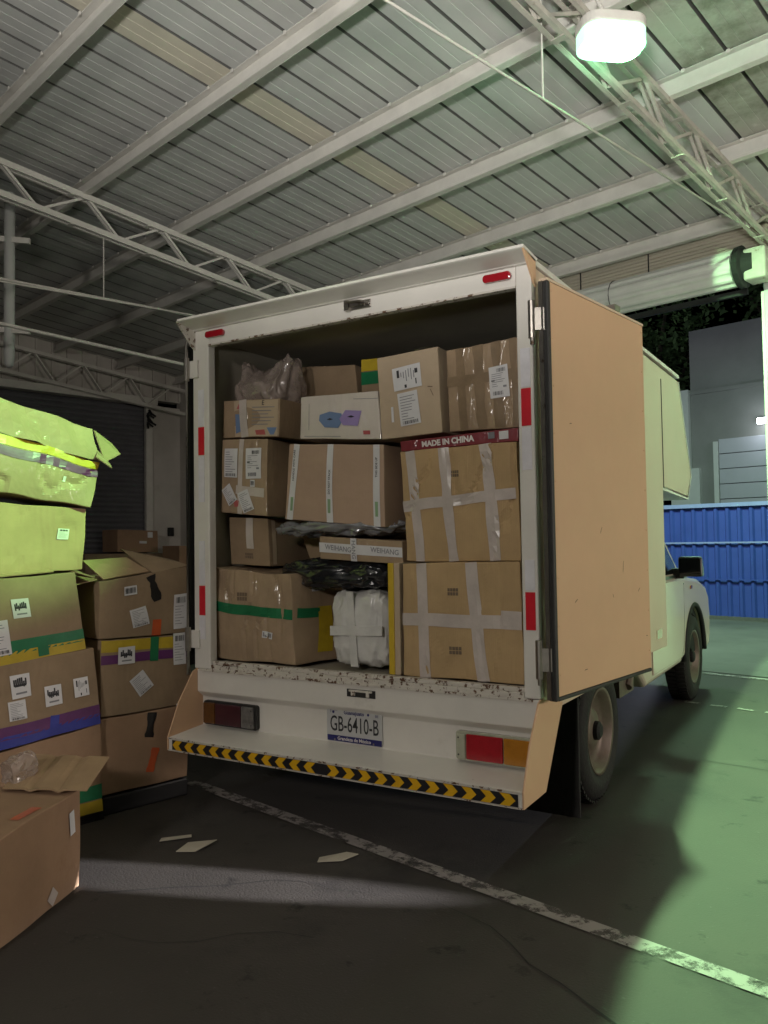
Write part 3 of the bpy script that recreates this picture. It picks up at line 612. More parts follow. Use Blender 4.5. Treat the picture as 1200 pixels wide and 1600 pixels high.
mi = P('side_mirror', MB().hexa([(1.66, 3.07, 1.00), (1.83, 3.05, 1.00), (1.83, 3.14, 1.00), (1.66, 3.14, 1.00), (1.66, 3.07, 1.145), (1.83, 3.05, 1.145), (1.82, 3.13, 1.145), (1.66, 3.13, 1.145)]), 'blackplastic', bevel=.018, seg=3)
P('mirror_glass', MB().quad([(1.675, 3.062, 1.02), (1.815, 3.046, 1.02), (1.815, 3.046, 1.13), (1.675, 3.062, 1.13)]), 'glass', mi)
P('mirror_arm', MB().box((1.60, 3.08, .985), (1.70, 3.18, 1.06)), 'blackplastic', mi, bevel=.01)
P('indicator_light', MB().slab([(1.641, a, b) for a, b, _ in rbox(3.62, .895, 0, .03, .014, .01)], (.008, 0, 0)), 'amber_lens', bevel=.002)
P('front_bumper', MB().box((.06, 4.36, .36), (1.62, 4.5, .56)), 'blackplastic', bevel=.03)

# ------------------------------------------------------------------ cartons
class Carton:
    def __init__(s, label, q, dep, mt='card', amp=.005, bulge=.006, seed=0, n=9, name='cardboard_box', cat='box', group=None, bevel=.004, crease=0):
        s.crease = crease; s.q = [V3(p) for p in q]; s.d = V3(dep); s.amp = amp; s.bulge = bulge; s.seed = seed
        s.W = ((s.q[1]-s.q[0]).length+(s.q[2]-s.q[3]).length)/2; s.H = ((s.q[0]-s.q[3]).length+(s.q[1]-s.q[2]).length)/2
        s.org = (s.q[3]+s.q[2])/2+s.d/2
        mb = MB(); idx = {}
        def vid(i, j, k):
            if (i, j, k) not in idx: idx[(i, j, k)] = len(mb.v); mb.v.append(s.pt(i/n, j/n, k/n))
            return idx[(i, j, k)]
        for a in range(n):
            for b in range(n):
                for e in (0, n):
                    for f in ([(a, b, e), (a+1, b, e), (a+1, b+1, e), (a, b+1, e)], [(a, e, b), (a+1, e, b), (a+1, e, b+1), (a, e, b+1)], [(e, a, b), (e, a+1, b), (e, a+1, b+1), (e, a, b+1)]):
                        mb.f.append(tuple(vid(*t) for t in f)); mb.mi.append(0)
        s.o = tag(mb.build(name, mt, origin=s.org, bevel=bevel), label, cat, group)
    def pt(s, u, v, w_, off=0, face='f'):       # u to the right, v up, w into depth
        q = s.q; p = (q[3]*(1-u)+q[2]*u)*(1-v)+(q[0]*(1-u)+q[1]*u)*v+s.d*w_
        bu = 4*u*(1-u); bv = 4*v*(1-v); bw = 4*w_*(1-w_); fn_ = -s.d.normalized(); rn = (q[1]-q[0]).normalized(); un = Vector((0, 0, 1))
        nz = noise.noise_vector(p*5.5+Vector((s.seed*7.3, s.seed*3.1, 0)))
        p = p+nz*s.amp+fn_*(s.bulge*bu*bv*(1 if w_ < .5 else -1))*(abs(w_-.5)*2)+rn*(s.bulge*bw*bv*(1 if u > .5 else -1))*(abs(u-.5)*2)
        crease = noise.noise(Vector((p.x*22, s.seed*9.7, p.z*3))); p = p+fn_*crease*s.amp*.35*(1 if w_ < .5 else -1)
        if s.crease and w_ < .02: p = p-fn_*s.crease*max(0, 1-abs(noise.noise(Vector((u*5.5+.35*noise.noise(Vector((v*1.7, s.seed, 3))), s.seed*3.3, v*.9))))*9)
        if off:
            p = p+{'f': fn_, 'r': rn, 't': un, 'l': -rn}[face]*off
        return p
    def fpt(s, face, a, b, off):
        if face == 'f': return s.pt(a, b, 0, off, 'f')
        if face == 'r': return s.pt(1, b, a, off, 'r')
        if face == 'l': return s.pt(0, b, a, off, 'l')
        return s.pt(a, 1, b, off, 't')
    def dims(s, face): return (s.W if face in 'ft' else s.d.length), (s.d.length if face == 't' else s.H)
    def tape(s, mt, a0, b0, a1, b1, width=.048, face='f', name='tape', off=.0026, jit=0):
        Wd, Hd = s.dims(face); dx, dy = (a1-a0)*Wd, (b1-b0)*Hd; L = math.hypot(dx, dy); nx, ny = -dy/L*width/2/Wd, dx/L*width/2/Hd
        n = max(8, int(L/.03)); mb = MB(); vs = []
        for i in range(n+1):
            t = i/n; w_ = 1+jit*noise.noise(Vector((t*4, s.seed, a0*9))); 
            for k in (-1, -.33, .33, 1):
                vs.append(s.fpt(face, a0+(a1-a0)*t+nx*k*w_, b0+(b1-b0)*t+ny*k*w_, off))
        mb.add(vs, [(i*4+k, i*4+k+1, i*4+k+5, i*4+k+4) for i in range(n) for k in range(3)]); return mb.build(name, mt, s.o, recalc=False)
    def label(s, cu, cv, w_, h, rot=0, style='ship', face='f', off=.0042, paper='paper', name='shipping_label'):
        Wd, Hd = s.dims(face); c, sn = math.cos(R(rot)), math.sin(R(rot)); rnd = random.Random(int(cu*997+cv*331+s.seed*17))
        def f(x, y, o=0): X = x*c-y*sn; Y = x*sn+y*c; return s.fpt(face, cu+X/Wd, cv+Y/Hd, off+o)
        mb = MB(); n = 4
        mb.add([f(-w_/2+w_*i/n, -h/2+h*j/n) for j in range(n+1) for i in range(n+1)], [(j*(n+1)+i, j*(n+1)+i+1, (j+1)*(n+1)+i+1, (j+1)*(n+1)+i) for j in range(n) for i in range(n)])
        def r(x0, y0, x1, y1): mb.add([f(x0*w_, y0*h, .0007), f(x1*w_, y0*h, .0007), f(x1*w_, y1*h, .0007), f(x0*w_, y1*h, .0007)], [(0, 1, 2, 3)])
        def bars(x0, y0, x1, y1, n=16):
            for k in range(n):
                a = x0+(x1-x0)*k/n; r(a, y0, a+(x1-x0)/n*rnd.choice((.3, .5, .75)), y1)
        if style == 'ship':
            mb.k = 1; bars(-.1, .30, .38, .42); r(-.4, .02, -.22, .07); bars(-.35, -.42, .2, -.30); mb.k = 2
            for k in range(7): y = .24-.065*k; r(-.38, y, -.38+rnd.uniform(.2, .7), y+.018)
            r(.2, -.2, .38, -.14)
        elif style == 'text':
            mb.k = 2
            for k in range(9): y = .36-.085*k; r(-.4, y, -.4+rnd.uniform(.3, .8), y+.022)
            mb.k = 1; bars(-.38, -.46, .38, -.36)
        elif style == 'top':
            mb.k = 1; bars(-.35, .25, .38, .42, 12); mb.k = 2
            for k in range(7): y = .15-.085*k; r(-.4, y, -.4+rnd.uniform(.3, .8), y+.016)
        elif style == 'code': mb.k = 1; bars(-.42, -.30, .42, .32, 14)
        elif style == 'mark':
            mb.k = 1
            for k in range(7): x = -.36+.1*k; y = rnd.uniform(-.1, .1); r(x, -.05+y, x+.085, .2+y+rnd.uniform(0, .12))
            r(-.3, -.02, .3, .08); mb.k = 2; r(-.28, -.34, .3, -.26)
        elif style == 'side':
            mb.k = 1; r(-.34, .05, -.25, .38); r(-.1, -.44, -.02, -.30); r(.3, -.36, .34, -.12); r(.30, .1, .4, .3); mb.k = 2
            for k in range(6): x = -.2+.09*k; r(x, rnd.uniform(-.2, .1), x+.03, rnd.uniform(.2, .4))
        return mb.build(name, [paper, 'ink', 'ink_grey'], s.o, recalc=False)
    def patch(s, pts, mt, face='f', off=.003, name='printed_mark'):
        return MB().add([s.fpt(face, a, b, off) for a, b in pts], [tuple(range(len(pts)))]).build(name, mt, s.o, recalc=False)
    def stamp(s, cu, cv, w_, h, mt='ink_brown', face='f', name='printed_mark'):
        Wd, Hd = s.dims(face); mb = MB()
        for i in range(4):
            for j in range(2):
                a0 = cu+(-.5+i*.26)*w_/Wd; b0 = cv+(-.5+j*.54)*h/Hd
                mb.add([s.fpt(face, a0+x*w_*.22/Wd, b0+y*h*.44/Hd, .0022) for x, y in ((0, 0), (1, 0), (1, 1), (0, 1))], [(0, 1, 2, 3)])
        return mb.build(name, mt, s.o, recalc=False)
    def text(s, t, size, cu, cv, mt='ink', face='f', xs=1, rot=0, bold=.0003, off=.0036, name='printed_text'):
        Wd, Hd = s.dims(face); c, sn = math.cos(R(rot)), math.sin(R(rot)); mb = MB()
        text_mb(mb, t, size, lambda x, y: s.fpt(face, cu+(x*c-y*sn)/Wd, cv+(x*sn+y*c)/Hd, off), xs, bold); return mb.build(name, mt, s.o, recalc=False)
def Y4(y, q): return [(q[0][0], y, q[0][1]), (q[1][0], y, q[1][1]), (q[2][0], y, q[2][1]), (q[3][0], y, q[3][1])]
def flap(parent, pts, mt, th=.005, name='flap'):
    p = [V3(a) for a in pts]; n = (p[1]-p[0]).cross(p[-1]-p[0]).normalized()*th
    return MB().slab(p, n).build(name, mt, parent)
GC = 'cartons packed in the truck'
# large cartons lower right
E = Carton('large carton with white tape cross at the lower right of the load', Y4(.06, [(1.100, 1.186), (1.652, 1.190), (1.660, .692), (1.095, .692)]), (0, .45, 0), 'card_y', seed=1, group=GC, n=30, crease=.005)
E.tape('tape', .20, 0, .17, 1, .052); E.tape('tape', .68, 0, .60, 1, .055); E.tape('tape', 0, .50, 1, .50, .055, off=.0036); E.tape('tape', .84, .535, 1, .53, .06, off=.0046)
E.stamp(.45, .75, .05, .032); E.stamp(.46, .25, .055, .034)
D_ = Carton('large creased carton with three upright white tape strips under the maroon box', Y4(.08, [(1.085, 1.682), (1.643, 1.688), (1.645, 1.194), (1.108, 1.194)]), (0, .45, 0), 'card_y', amp=.007, seed=2, group=GC, n=36, crease=.010)
D_.tape('tape', .13, 0, .09, 1, .045, jit=.3); D_.tape('tape', .44, 0, .38, 1, .048, jit=.3); D_.tape('tape', .80, 0, .74, 1, .052, jit=.3); D_.tape('tape', .0, .50, .98, .56, .048, off=.0036); D_.stamp(.47, .77, .045, .028)
rd = Carton('flat maroon box printed MADE IN CHINA between two rows of cartons', Y4(.10, [(1.072, 1.734), (1.640, 1.748), (1.640, 1.692), (1.077, 1.688)]), (0, .45, 0), 'maroon', amp=.001, bulge=0, seed=3, group=GC, n=5)
rd.text('MADE IN CHINA', .036, .42, .50, 'ink_white', xs=.95, bold=.0016, rot=.8); rd.label(.79, .62, .03, .026, 0, 'none', paper='ink_grey'); rd.label(.89, .55, .042, .032, 0, 'none')
S_ = Carton('carton with brown tape stripes and a white label at the top right of the load', Y4(.12, [(1.303, 2.123), (1.640, 2.129), (1.640, 1.753), (1.314, 1.760)]), (0, .4, 0), 'card_w', seed=4, group=GC)
for a, ww in ((.20, .04), (.46, .042), (.70, .04), (.93, .03)): S_.tape('tape_brown', a+.03, 0, a, 1, ww, jit=.5)
S_.tape('tape_brown', 0, .60, 1, .60, .045, off=.0036); S_.label(.74, .53, .085, .135, 3, 'ship', off=.005)
T_ = Carton('plain smooth carton with two paper labels standing beside the striped carton at top', Y4(.10, [(.952, 2.130), (1.270, 2.139), (1.288, 1.757), (.977, 1.752)]), (0, .38, 0), 'card_l', amp=.003, seed=5, group=GC)
T_.label(.50, .70, .145, .105, 3, 'side'); T_.label(.50, .33, .105, .15, 3, 'text'); T_.label(.22, .28, .012, .07, 0, 'none'); 
T_.patch([(.82, .55), (.90, .54), (.90, .55), (.83, .56)], 'ink_brown', name='scuff'); T_.patch([(.86, .52), (.87, .52), (.91, .44), (.90, .44)], 'ink_brown', name='scuff')
W_ = Carton('white wrapped carton with blue and violet basket pictures', Y4(.12, [(.499, 2.000), (.944, 1.982), (.960, 1.755), (.492, 1.795)]), (0, .35, 0), 'white_card', amp=.003, seed=6, group=GC)
W_.patch([(.26, .42), (.33, .26), (.50, .24), (.56, .40), (.55, .56), (.40, .62), (.27, .55)], 'ink_blue', name='picture'); W_.patch([(.52, .44), (.56, .30), (.74, .28), (.80, .60), (.60, .63)], 'ink_violet', name='picture', off=.004)
W_.patch([(.36, .44), (.40, .42), (.44, .44), (.40, .47)], 'ink'); W_.patch([(.62, .48), (.67, .46), (.71, .48), (.67, .51)], 'ink', off=.0048); W_.patch([(.80, .10), (.88, .10), (.88, .18), (.80, .18)], 'ink_red'); W_.patch([(.06, .055), (.52, .05), (.52, .062), (.06, .067)], 'ink_grey')
W_.patch([(.12, .20), (.125, .20), (.125, .82), (.12, .82)], 'ink_grey'); W_.patch([(.70, .86), (1, .84), (1, .85), (.70, .87)], 'ink_grey')
M_ = Carton('wide brown carton with three printed white tape strips in the middle of the load', Y4(.10, [(.440, 1.770), (.985, 1.728), (.985, 1.348), (.407, 1.402)]), (.01, .40, 0), 'card_p', amp=.003, seed=7, group=GC)
for a, b in ((.055, .09), (.47, .46), (.93, .93)):
    M_.tape('paper', a, 0, b, 1, .036, name='printed_tape')
for k, a in enumerate((.07, .465, .93)):
    M_.text(('HANDLE WITH CARE', 'DO NOT STACK', 'THIS SIDE UP')[k], .016, a, .72-.2*(k % 2), 'ink', rot=90, name='printed_text'); M_.patch([(a-.015, .30), (a+.015, .30), (a+.012, .12), (a-.015, .12)], 'ink_green', off=.0034); M_.stamp(a, .46, .016, .03, 'ink')
L_ = Carton('taped carton with several white shipping labels at the left of the load', Y4(.12, [(-.020, 1.832), (.285, 1.812), (.278, 1.420), (-.034, 1.450)]), (0, .42, 0), 'card_w', amp=.004, seed=8, group=GC)
L_.label(.23, .68, .095, .15, 0, 'text'); L_.label(.73, .68, .10, .155, 2, 'ship'); L_.label(.72, .42, .03, .035, 0, 'code'); L_.label(.20, .25, .07, .10, 35, 'text'); L_.label(.57, .18, .075, .11, 22, 'text', off=.0056); L_.tape('tape', .43, 0, .46, 1, .03); L_.patch([(.28, .20), (.42, .18), (.40, .10), (.32, .09)], 'ink_red'); L_.tape('tape', .35, .33, .95, .30, .045)
P_ = Carton('low carton with a red and blue printed panel under the plastic bag', Y4(.15, [(-.036, 2.040), (.342, 2.017), (.336, 1.822), (-.044, 1.845)]), (0, .36, 0), 'card_w', amp=.003, seed=9, group=GC)
P_.patch([(.24, .02), (.98, .02), (.98, .98), (.20, .98)], 'card_l', name='printed_panel'); P_.patch([(.26, .10), (.42, .20), (.40, .60), (.24, .62)], 'ink_blue', off=.004); P_.patch([(.26, .76), (.40, .72), (.38, .90), (.30, .92)], 'ink_red', off=.004); P_.patch([(.62, .06), (.78, .06), (.76, .20), (.60, .18)], 'ink_red', off=.004); P_.patch([(.80, .25), (.97, .25), (.92, .06), (.86, .06)], 'ink_blue', off=.004)
for k in range(6): P_.patch([(.54, .78-.09*k), (.92-.05*(k % 3), .78-.09*k), (.92-.05*(k % 3), .80-.09*k), (.54, .80-.09*k)], 'ink_grey', off=.004)
P_.tape('tape', .42, 0, .36, 1, .05, off=.0046); P_.text('E', .035, .72, .90, 'ink')
Un = Carton('carton with a tape strip squeezed in below the labelled carton at left', Y4(.18, [(-.030, 1.425), (.228, 1.412), (.245, 1.168), (-.020, 1.175)]), (0, .4, 0), 'card_d', seed=10, group=GC)
Un.tape('tape', .55, .35, .55, 1, .045); Un.stamp(.5, .2, .05, .028); Un.tape('card_l', .10, .03, .10, .97, .03, face='r', name='carton_edge')
K_ = Carton('big crumpled carton with a green tape band at the lower left of the load', [(-.058, .08, 1.160), (.470, .06, 1.128), (.485, .06, .697), (-.062, .08, .690)], (.10, .46, 0), 'card_w', amp=.011, bulge=.012, seed=11, group=GC, n=30, crease=.008)
K_.tape('tape_green', 0, .585, 1, .56, .050); K_.tape('tape_green', .05, .58, .35, .55, .05, 'r'); K_.label(.72, .31, .07, .036, -8, 'code'); K_.stamp(.42, .72, .06, .04); K_.tape('tape_yellow', .42, .1, .42, .62, .09, 'r'); K_.label(.35, .85, .09, .05, 0, 'text', 'r')
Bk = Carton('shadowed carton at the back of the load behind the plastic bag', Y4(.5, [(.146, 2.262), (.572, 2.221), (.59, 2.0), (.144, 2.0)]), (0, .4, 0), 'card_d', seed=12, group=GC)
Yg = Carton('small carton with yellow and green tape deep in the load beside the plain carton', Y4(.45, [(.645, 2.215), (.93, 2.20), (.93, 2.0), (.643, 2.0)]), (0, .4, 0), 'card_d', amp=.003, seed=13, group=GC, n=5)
Yg.tape('tape_yellow', 0, .92, 1, .92, .06); Yg.tape('tape_green', 0, .60, 1, .60, .065)
WH = Carton('long flat carton wrapped in white tape printed WEIHANG', Y4(.10, [(.616, 1.313), (1.075, 1.284), (1.078, 1.180), (.618, 1.205)]), (0, .4, 0), 'card_w', amp=.002, bulge=.002, seed=14, group=GC)
WH.tape('paper', 0, .52, 1, .50, .046, name='printed_tape', off=.003); WH.tape('paper', .43, 0, .43, 1, .034, name='printed_tape', off=.0042)
for a in (.24, .80): WH.text('WEIHANG', .034, a, .51, 'ink_grey', xs=.95, rot=-3.2, off=.005)
WH.text('HANG', .03, .43, .5, 'ink_grey', rot=-90, off=.0056)
# plain filler cartons behind, seen only through gaps
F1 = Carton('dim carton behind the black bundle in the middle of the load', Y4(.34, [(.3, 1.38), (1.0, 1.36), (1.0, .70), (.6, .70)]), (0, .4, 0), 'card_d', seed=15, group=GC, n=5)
# yellow edged board
bo = tag(MB().box((1.022, .055, .690), (1.052, .075, 1.186)).build('flat_board', 'cream_board', bevel=.004), 'tall narrow yellow edged board standing between the white bundle and the taped carton', 'board')
MB().box((1.053, .056, .690), (1.082, .42, 1.186)).build('board_side', 'card_l', bo, bevel=.004); MB().box((1.022, .076, .690), (1.052, .42, 1.186)).build('board_body', 'card_d', bo)

def soft(name, mt, c, s, label, cat, amp=.03, seed=0, e=.45, fr=7, shape=None, ridge=1, st=(1, 1, 1)):
    nu, nv = 120, 70; vs = []; c = V3(c)
    def sp(x, p): return math.copysign(abs(x)**p, x)
    for j in range(nv+1):
        ph = -math.pi/2+math.pi*j/nv
        for i in range(nu):
            th = 2*math.pi*i/nu; x = sp(math.cos(ph), e)*sp(math.cos(th), e); y = sp(math.cos(ph), e)*sp(math.sin(th), e); z = sp(math.sin(ph), e)
            d = Vector((x, y, z)); p = Vector((x*s[0], y*s[1], z*s[2]))
            pp_ = Vector((p.x*st[0], p.y*st[1], p.z*st[2])); h = 1-abs(noise.noise(pp_*fr+Vector((seed*5.1, 0, 0)))*2)*ridge; h2 = 1-abs(noise.noise(pp_*fr*2.3+Vector((0, seed, 0))))*2.4; h2 *= .6
            k = (h-.6)*amp+h2*amp*.5
            p = p+Vector((d.x*k, d.y*k, d.z*k))
            if shape: p = shape(p, d)
            vs.append(c+p)
    g = MB(); g.add(vs, [(j*nu+i, j*nu+(i+1) % nu, (j+1)*nu+(i+1) % nu, (j+1)*nu+i) for j in range(nv) for i in range(nu)])
    o = g.build(name, mt, smooth=True); return tag(o, label, cat)
def bagshape(p, d):
    t = max(0, (p.z+.06)/.2); p = p.copy(); p.x *= 1+.05*t
    if p.z > .0:
        p.z += .09*math.exp(-((p.x+.17)/.035)**2)*t+.05*math.exp(-((p.x-.16)/.05)**2)*t-.05*t*math.exp(-((p.x+.03)/.09)**2); p.y *= max(.25, 1-.6*t)
        p.z += .012*math.sin(p.x*90)*t
    return p
soft('plastic_bag', 'poly', (.165, .30, 2.12), (.168, .13, .112), 'crumpled clear plastic bag with tied ears on top of the left cartons', 'bag', .022, 1, .5, 13, bagshape, st=(1.6, 1, .6))
soft('plastic_mailer', 'poly_silver', (.66, .27, 1.352), (.36, .18, .030), 'crumpled silver plastic mailers lying under the wide carton', 'bag', .030, 2, .6, 9, st=(.8, 1.4, 3))
soft('wrapped_bundle', 'poly_black', (.66, .30, 1.130), (.335, .20, .062), 'bundle in shiny black plastic lying over the white wrapped bundle', 'bundle', .030, 3, .6, 9, st=(.7, 1.5, 2.2))
wb = soft('wrapped_bundle', 'poly_white', (.805, .30, .876), (.160, .17, .178), 'white bundle wrapped in clear film on the truck floor', 'bundle', .013, 4, .36, 11, st=(1.8, 1, .8))
g = MB(); g.slab([(.775, .118, .70), (.815, .118, .70), (.79, .118, 1.05), (.755, .118, 1.05)], (0, .01, 0)); g.slab([(.66, .116, .84), (.95, .116, .85), (.95, .116, .895), (.66, .116, .885)], (0, .01, 0)); g.build('tape', 'poly_white', wb)
# grille panel and straps
g = MB(); g.box((-.058, .50, 1.16), (.06, .52, 1.31))
for k in range(7): g.box((-.05, .485, 1.175+.018*k), (.05, .5, 1.183+.018*k))
tag(g.build('louvred_panel', 'shutter_grey'), 'small dark louvred panel on the cargo wall behind the left cartons', 'panel')
tag(MB().tube([(1.04, .30, 2.195), (1.08, .32, 2.205), (1.14, .3, 2.198), (1.2, .25, 2.17)], .003, 6).build('loose_strap', 'metal', smooth=True), 'loose strap end lying on top of the plain smooth carton', 'strap')

# ---- stacks on the floor at the left
GA = 'cartons stacked at the left edge'; GB = 'cartons stacked beside the truck'
d_ = Vector((.237, .971, 0)); n_ = Vector((.971, -.237, 0))
def stackq(r_top, r_bot, zt0, zt1, zb0, zb1, L=.62, off=0):   # right corners given; near-end heights first
    rt_, rb_ = V3((*r_top, zt1)), V3((*r_bot, zb1)); lt_ = rt_-d_*L; lt_.z = zt0; lb_ = rb_-d_*L; lb_.z = zb0
    return [lt_+n_*off, rt_+n_*off, rb_+n_*off, lb_+n_*off]
dep = -n_*.44
pa = empty('black_pallet', (-.5, -.8, 0), 'low black plastic pallet under the left edge stack', 'pallet', 'black pallets')
g = MB(); o0 = Vector((-.245, -.46, 0))
g.slab([o0, o0-d_*.7, o0-d_*.7-n_*.5, o0-n_*.5], (0, 0, .035)); g.build('deck', 'blackplastic', pa)
A5 = Carton('bottom carton of the left edge stack, yellow and green tape near its base', stackq((-.245, -.48), (-.24, -.47), .38, .447, .04, .045), dep, 'card_o', seed=21, group=GA)
A5.tape('tape_yellow', .3, .06, 1, .07, .05); A5.tape('tape_green', .3, .22, 1, .23, .06)
A4 = Carton('carton with purple and blue tape and four labels in the left edge stack', stackq((-.25, -.51), (-.24, -.48), .765, .805, .395, .455), dep, 'card_d', seed=22, group=GA)
A4.tape('tape_purple', .1, .17, 1, .17, .055); A4.tape('tape_blue', .1, .07, 1, .06, .05); A4.tape('tape_blue', .66, .25, .64, 0, .04, off=.004)
A4.label(.44, .70, .082, .10, 0, 'mark'); A4.label(.40, .42, .075, .085, 0, 'text'); A4.label(.66, .50, .075, .09, 0, 'mark'); A4.label(.87, .53, .07, .09, 0, 'side')
A3 = Carton('open topped carton with green and yellow tape near its base, second below the tilted one', stackq((-.268, -.60), (-.26, -.55), 1.13, 1.165, .76, .812), dep, 'card_d', seed=23, group=GA, amp=.007)
A3.tape('tape_yellow', .2, .05, 1, .05, .05); A3.tape('tape_green', .2, .16, 1, .17, .06); A3.tape('tape_green', .69, .0, .69, .2, .05, off=.004); A3.label(.57, .62, .072, .085, 0, 'mark'); A3.label(.40, .30, .085, .15, 0, 'text')
a = V3((-.268, -.60, 1.167)); b = a-d_*.62; b.z = 1.135
flap(A3.o, [b, a-d_*.10, a-d_*.16-n_*.18+V3((0, 0, .055)), b-n_*.18+V3((0, 0, .06))], 'card')
flap(A3.o, [a, a-d_*.02-n_*.38, a+d_*.08-n_*.30+V3((0, 0, .02)), a+d_*.10-n_*.02+V3((0, 0, -.03))], 'card_d')
flap(A3.o, [a-d_*.16-n_*.19+V3((0, 0, .035)), a-d_*.02-n_*.05+V3((0, 0, .012)), a+d_*.01-n_*.2+V3((0, 0, .045)), a-d_*.05-n_*.32+V3((0, 0, .07))], 'card_d')
A2 = Carton('plain lit carton with one small square label, directly under the tilted carton', stackq((-.25, -.53), (-.26, -.55), 1.49, 1.462, 1.17, 1.172, off=-.03), dep*.9, 'card', seed=24, group=GA, amp=.008, n=24, crease=.004)
A2.label(.82, .58, .055, .052, -4, 'top'); A2.tape('card', .35, .16, .68, .20, .12, name='patch_piece')
A1 = Carton('tilted crushed carton topping the left edge stack, purple and yellow tape around it', [V3((-.39, -1.08, 1.80)), V3((-.245, -.48, 1.665)), V3((-.25, -.53, 1.466)), V3((-.395, -1.10, 1.54))], V3((-.42, .10, .02)), 'card_s', seed=25, group=GA, amp=.012, bulge=.014, n=28, crease=.012)
A1.tape('tape_purple', 0, .80, 1, .80, .042); A1.tape('tape_yellow', 0, 1.0, 1, .99, .04); A1.label(.76, .50, .012, .028, 0, 'none')
a = V3((-.243, -.475, 1.68)); b = V3((-.385, -1.08, 1.82)); c = V3((-.36, -.44, 1.855)); e = V3((-.50, -1.05, 2.0))
lidp = []; n1 = 14
g = MB()
for j in range(6):
    for i in range(n1+1):
        s_, t_ = i/n1, j/5; p = (b*(1-s_)+a*s_)*(1-t_)+(e*(1-s_)+c*s_)*t_; p = p+noise.noise_vector(p*9)*.012+n_*.012*math.sin(s_*17+t_*3); lidp.append(p)
g.add(lidp+[p-n_*.02 for p in lidp], [(j*(n1+1)+i, j*(n1+1)+i+1, (j+1)*(n1+1)+i+1, (j+1)*(n1+1)+i) for j in range(5) for i in range(n1)]+[(6*(n1+1)+j*(n1+1)+i, 6*(n1+1)+(j+1)*(n1+1)+i, 6*(n1+1)+(j+1)*(n1+1)+i+1, 6*(n1+1)+j*(n1+1)+i+1) for j in range(5) for i in range(n1)])
g.build('flap', 'card_s', A1.o, recalc=False)
flap(A1.o, [c+V3((.02, 0, -.01)), a+V3((.0, .02, .0)), a+V3((-.02, .13, .05)), c+V3((.0, .12, -.06))], 'card_d')
flap(A1.o, [a+V3((.01, -.04, .02)), a+V3((.05, .02, -.03)), a+V3((.0, .05, -.005)), a+V3((-.05, .02, .06))], 'card_w')
MB().slab([b-d_*.02+V3((0, 0, .2)), b+d_*.07+V3((0, 0, .16)), b+d_*.05+V3((0, 0, -.02)), b-d_*.02], -n_*.02).build('flap', 'card_l', A1.o)

pb = empty('black_pallet', (-.4, -.2, 0), 'low black plastic pallet under the stack beside the truck', 'pallet', 'black pallets')
o0 = Vector((-.16, -.0, 0)); g = MB(); g.slab([o0, o0-d_*.46, o0-d_*.46-n_*.5, o0-n_*.5], (0, 0, .09)); g.build('deck', 'blackplastic', pb, bevel=.01)
B3 = Carton('bottom carton beside the truck with a black tape scrap and an orange strip', stackq((-.155, .005), (-.16, -.01), .458, .462, .098, .098, .475), dep, 'card_o', seed=31, group=GB)
B3.tape('tape_black', .52, .66, .56, .98, .045, jit=.6); B3.tape('tape_orange', .55, .18, .60, .50, .04, jit=.5); B3.label(.90, .87, .06, .12, 0, 'text')
B2 = Carton('middle carton of the stack beside the truck, yellow and purple tape around its top', stackq((-.15, .015), (-.15, .01), .832, .824, .470, .464, .485), dep, 'card_d', seed=32, group=GB)
B2.tape('tape_purple', 0, .74, 1, .74, .045); B2.tape('tape_yellow', 0, .92, 1, .90, .055); B2.tape('tape_green', .56, .66, .57, 1, .045, off=.004); B2.label(.26, .78, .085, .085, 0, 'mark', off=.0052); B2.label(.42, .38, .085, .10, 35, 'text'); B2.label(.86, .80, .075, .16, 0, 'top', off=.0052)
B1 = Carton('open topped carton on top of the stack beside the truck, with three labels', stackq((-.15, .02), (-.15, .02), 1.115, 1.17, .836, .828, .50), dep, 'card_d', seed=33, group=GB, amp=.008)
B1.label(.32, .78, .07, .045, 0, 'code'); B1.label(.40, .32, .085, .095, 12, 'text'); B1.label(.87, .34, .085, .17, 0, 'top'); B1.tape('tape_black', .60, .55, .54, .96, .045, jit=.7); B1.tape('tape_orange', .58, .0, .59, .25, .05)
a = V3((-.15, .02, 1.172)); b = a-d_*.5; b.z = 1.12
flap(B1.o, [b+d_*.02, b+d_*.26+V3((0, 0, .03)), b+d_*.22-n_*.16+V3((0, 0, .10)), b-d_*.02-n_*.14+V3((0, 0, .09))], 'card')
flap(B1.o, [b-n_*.02, b-n_*.30+V3((0, 0, .03)), b-n_*.28-d_*.12+V3((0, 0, .04)), b-n_*.03-d_*.10+V3((0, 0, -.02))], 'card')
flap(B1.o, [b+d_*.28+V3((0, 0, .02)), a-d_*.01, a-n_*.20+V3((0, 0, .03)), a-d_*.26-n_*.26+V3((0, 0, .09))], 'card_d')

# foreground carton
C_ = Carton('reddish carton on the floor in the near left corner with a raised flap', [(.53, -1.61, .335), (.292, -1.012, .362), (.292, -1.012, .0), (.53, -1.61, .0)], (-.42, -.167, 0), 'card_o', seed=41, amp=.006)
C_.tape('tape_orange', .45, .42, .80, .62, .06, 't', jit=.3); C_.tape('tape_orange', .50, .12, .68, .10, .04, 't', jit=.3); C_.label(.90, .72, .035, .085, 8, 'none'); C_.tape('tape', .68, .06, .73, .16, .05, name='torn_tape')
g = MB(); q = [V3((.05, -1.17, .375)), V3((-.16, -.90, .415)), V3((.19, -.79, .42)), V3((.385, -1.055, .385))]
vs = []
for i in range(13):
    for j in range(2):
        s_ = i/12; p = (q[0]*(1-s_)+q[3]*s_)*(1-j)+(q[1]*(1-s_)+q[2]*s_)*j; p = p+V3((0, 0, -.008 if i in (4, 8) else 0)); vs.append(p)
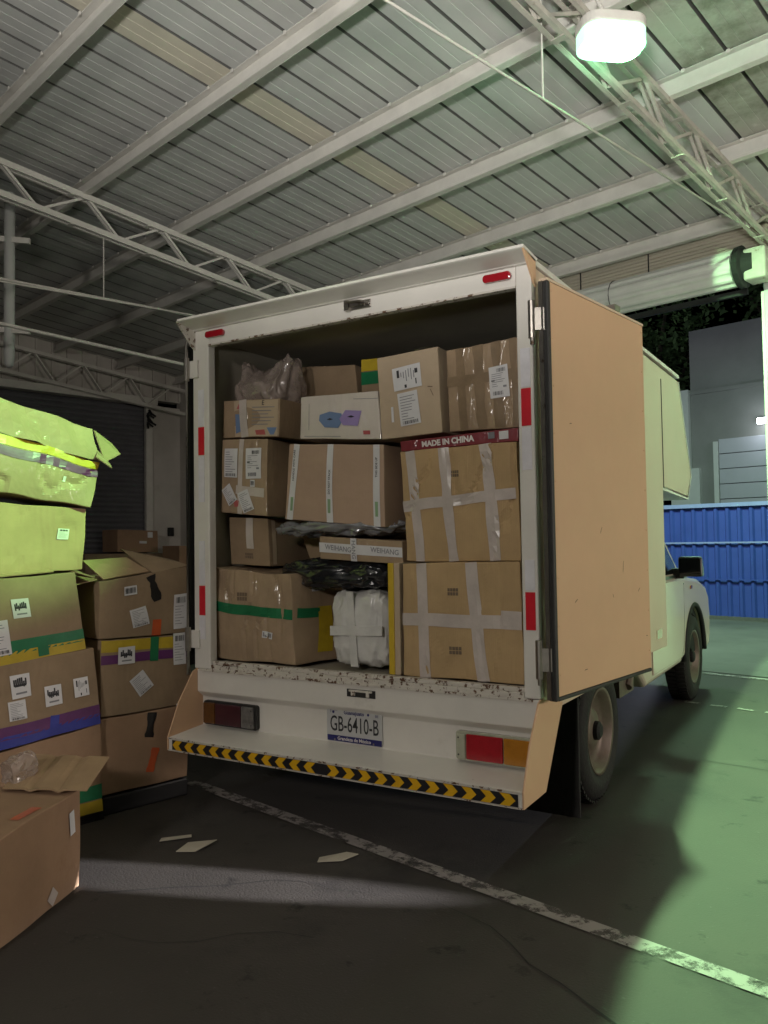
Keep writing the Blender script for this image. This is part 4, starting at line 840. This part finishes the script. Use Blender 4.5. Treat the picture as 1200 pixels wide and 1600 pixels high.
g.add(vs+[p-V3((0, 0, .006)) for p in vs], [(2*i, 2*i+2, 2*i+3, 2*i+1) for i in range(12)]+[(26+2*i, 26+2*i+1, 26+2*i+3, 26+2*i+2) for i in range(12)]+[(2*i, 26+2*i, 28+2*i, 2*i+2) for i in range(12)]+[(0, 1, 27, 26), (24, 50, 51, 25)])
g.build('flap', 'card', C_.o)
soft('plastic_bag', 'poly', (.02, -1.08, .42), (.05, .05, .06), 'small knotted clear bag behind the near left carton', 'bag', .02, 7, .7, 14)

# far cartons by the shadowed wall
Fa = Carton('dim carton with white tape marks in front of the dark roller shutter', [B(-8.3, 3.75, 1.55), B(-8.3, 4.45, 1.53), B(-8.3, 4.45, 1.18), B(-8.3, 3.75, 1.2)], B(-.5, 0)-B(0, 0), 'card_o', seed=51, n=4)
Fa.label(.80, .80, .09, .09, 0, 'none'); Fa.label(.62, .45, .13, .04, 0, 'none')
Fb = Carton('wide low carton under the dim carton by the roller shutter', [B(-8.25, 3.2, 1.18), B(-8.25, 4.6, 1.16), B(-8.25, 4.6, .0), B(-8.25, 3.2, .0)], B(-.6, 0)-B(0, 0), 'card_d', seed=52, n=4)
Fc = Carton('reddish carton beside the truck left edge far back', [B(-7.4, 4.3, 1.28), B(-7.4, 4.95, 1.26), B(-7.4, 4.95, .6), B(-7.4, 4.3, .6)], B(-.5, 0)-B(0, 0), 'card_o', seed=53, n=4)
Fd = Carton('carton holding up the reddish carton far back', [B(-7.38, 4.25, .59), B(-7.38, 5.0, .59), B(-7.38, 5.0, 0), B(-7.38, 4.25, 0)], B(-.5, 0)-B(0, 0), 'card_d', seed=54, n=4)

# scraps of paper
def scrap(pts, label):
    p = [V3((x, y, .006+h)) for x, y, h in pts]; tag(MB().slab(p, (0, 0, .003)).build('paper_scrap', 'scrap'), label, 'paper', 'paper scraps on the floor')
scrap([(.20, -.52, 0), (.29, -.43, .003), (.31, -.45, .003), (.22, -.55, 0)], 'thin paper strip lying nearest the left stacks')
scrap([(.37, -.60, 0), (.44, -.56, 0), (.45, -.44, .012), (.36, -.52, .01)], 'torn triangular paper scrap beside the thin strip')
scrap([(.95, -.40, 0), (1.03, -.34, .0), (1.06, -.27, .008), (1.01, -.28, .01), (.93, -.36, 0)], 'torn paper scrap lying alone near the floor line under the truck step')
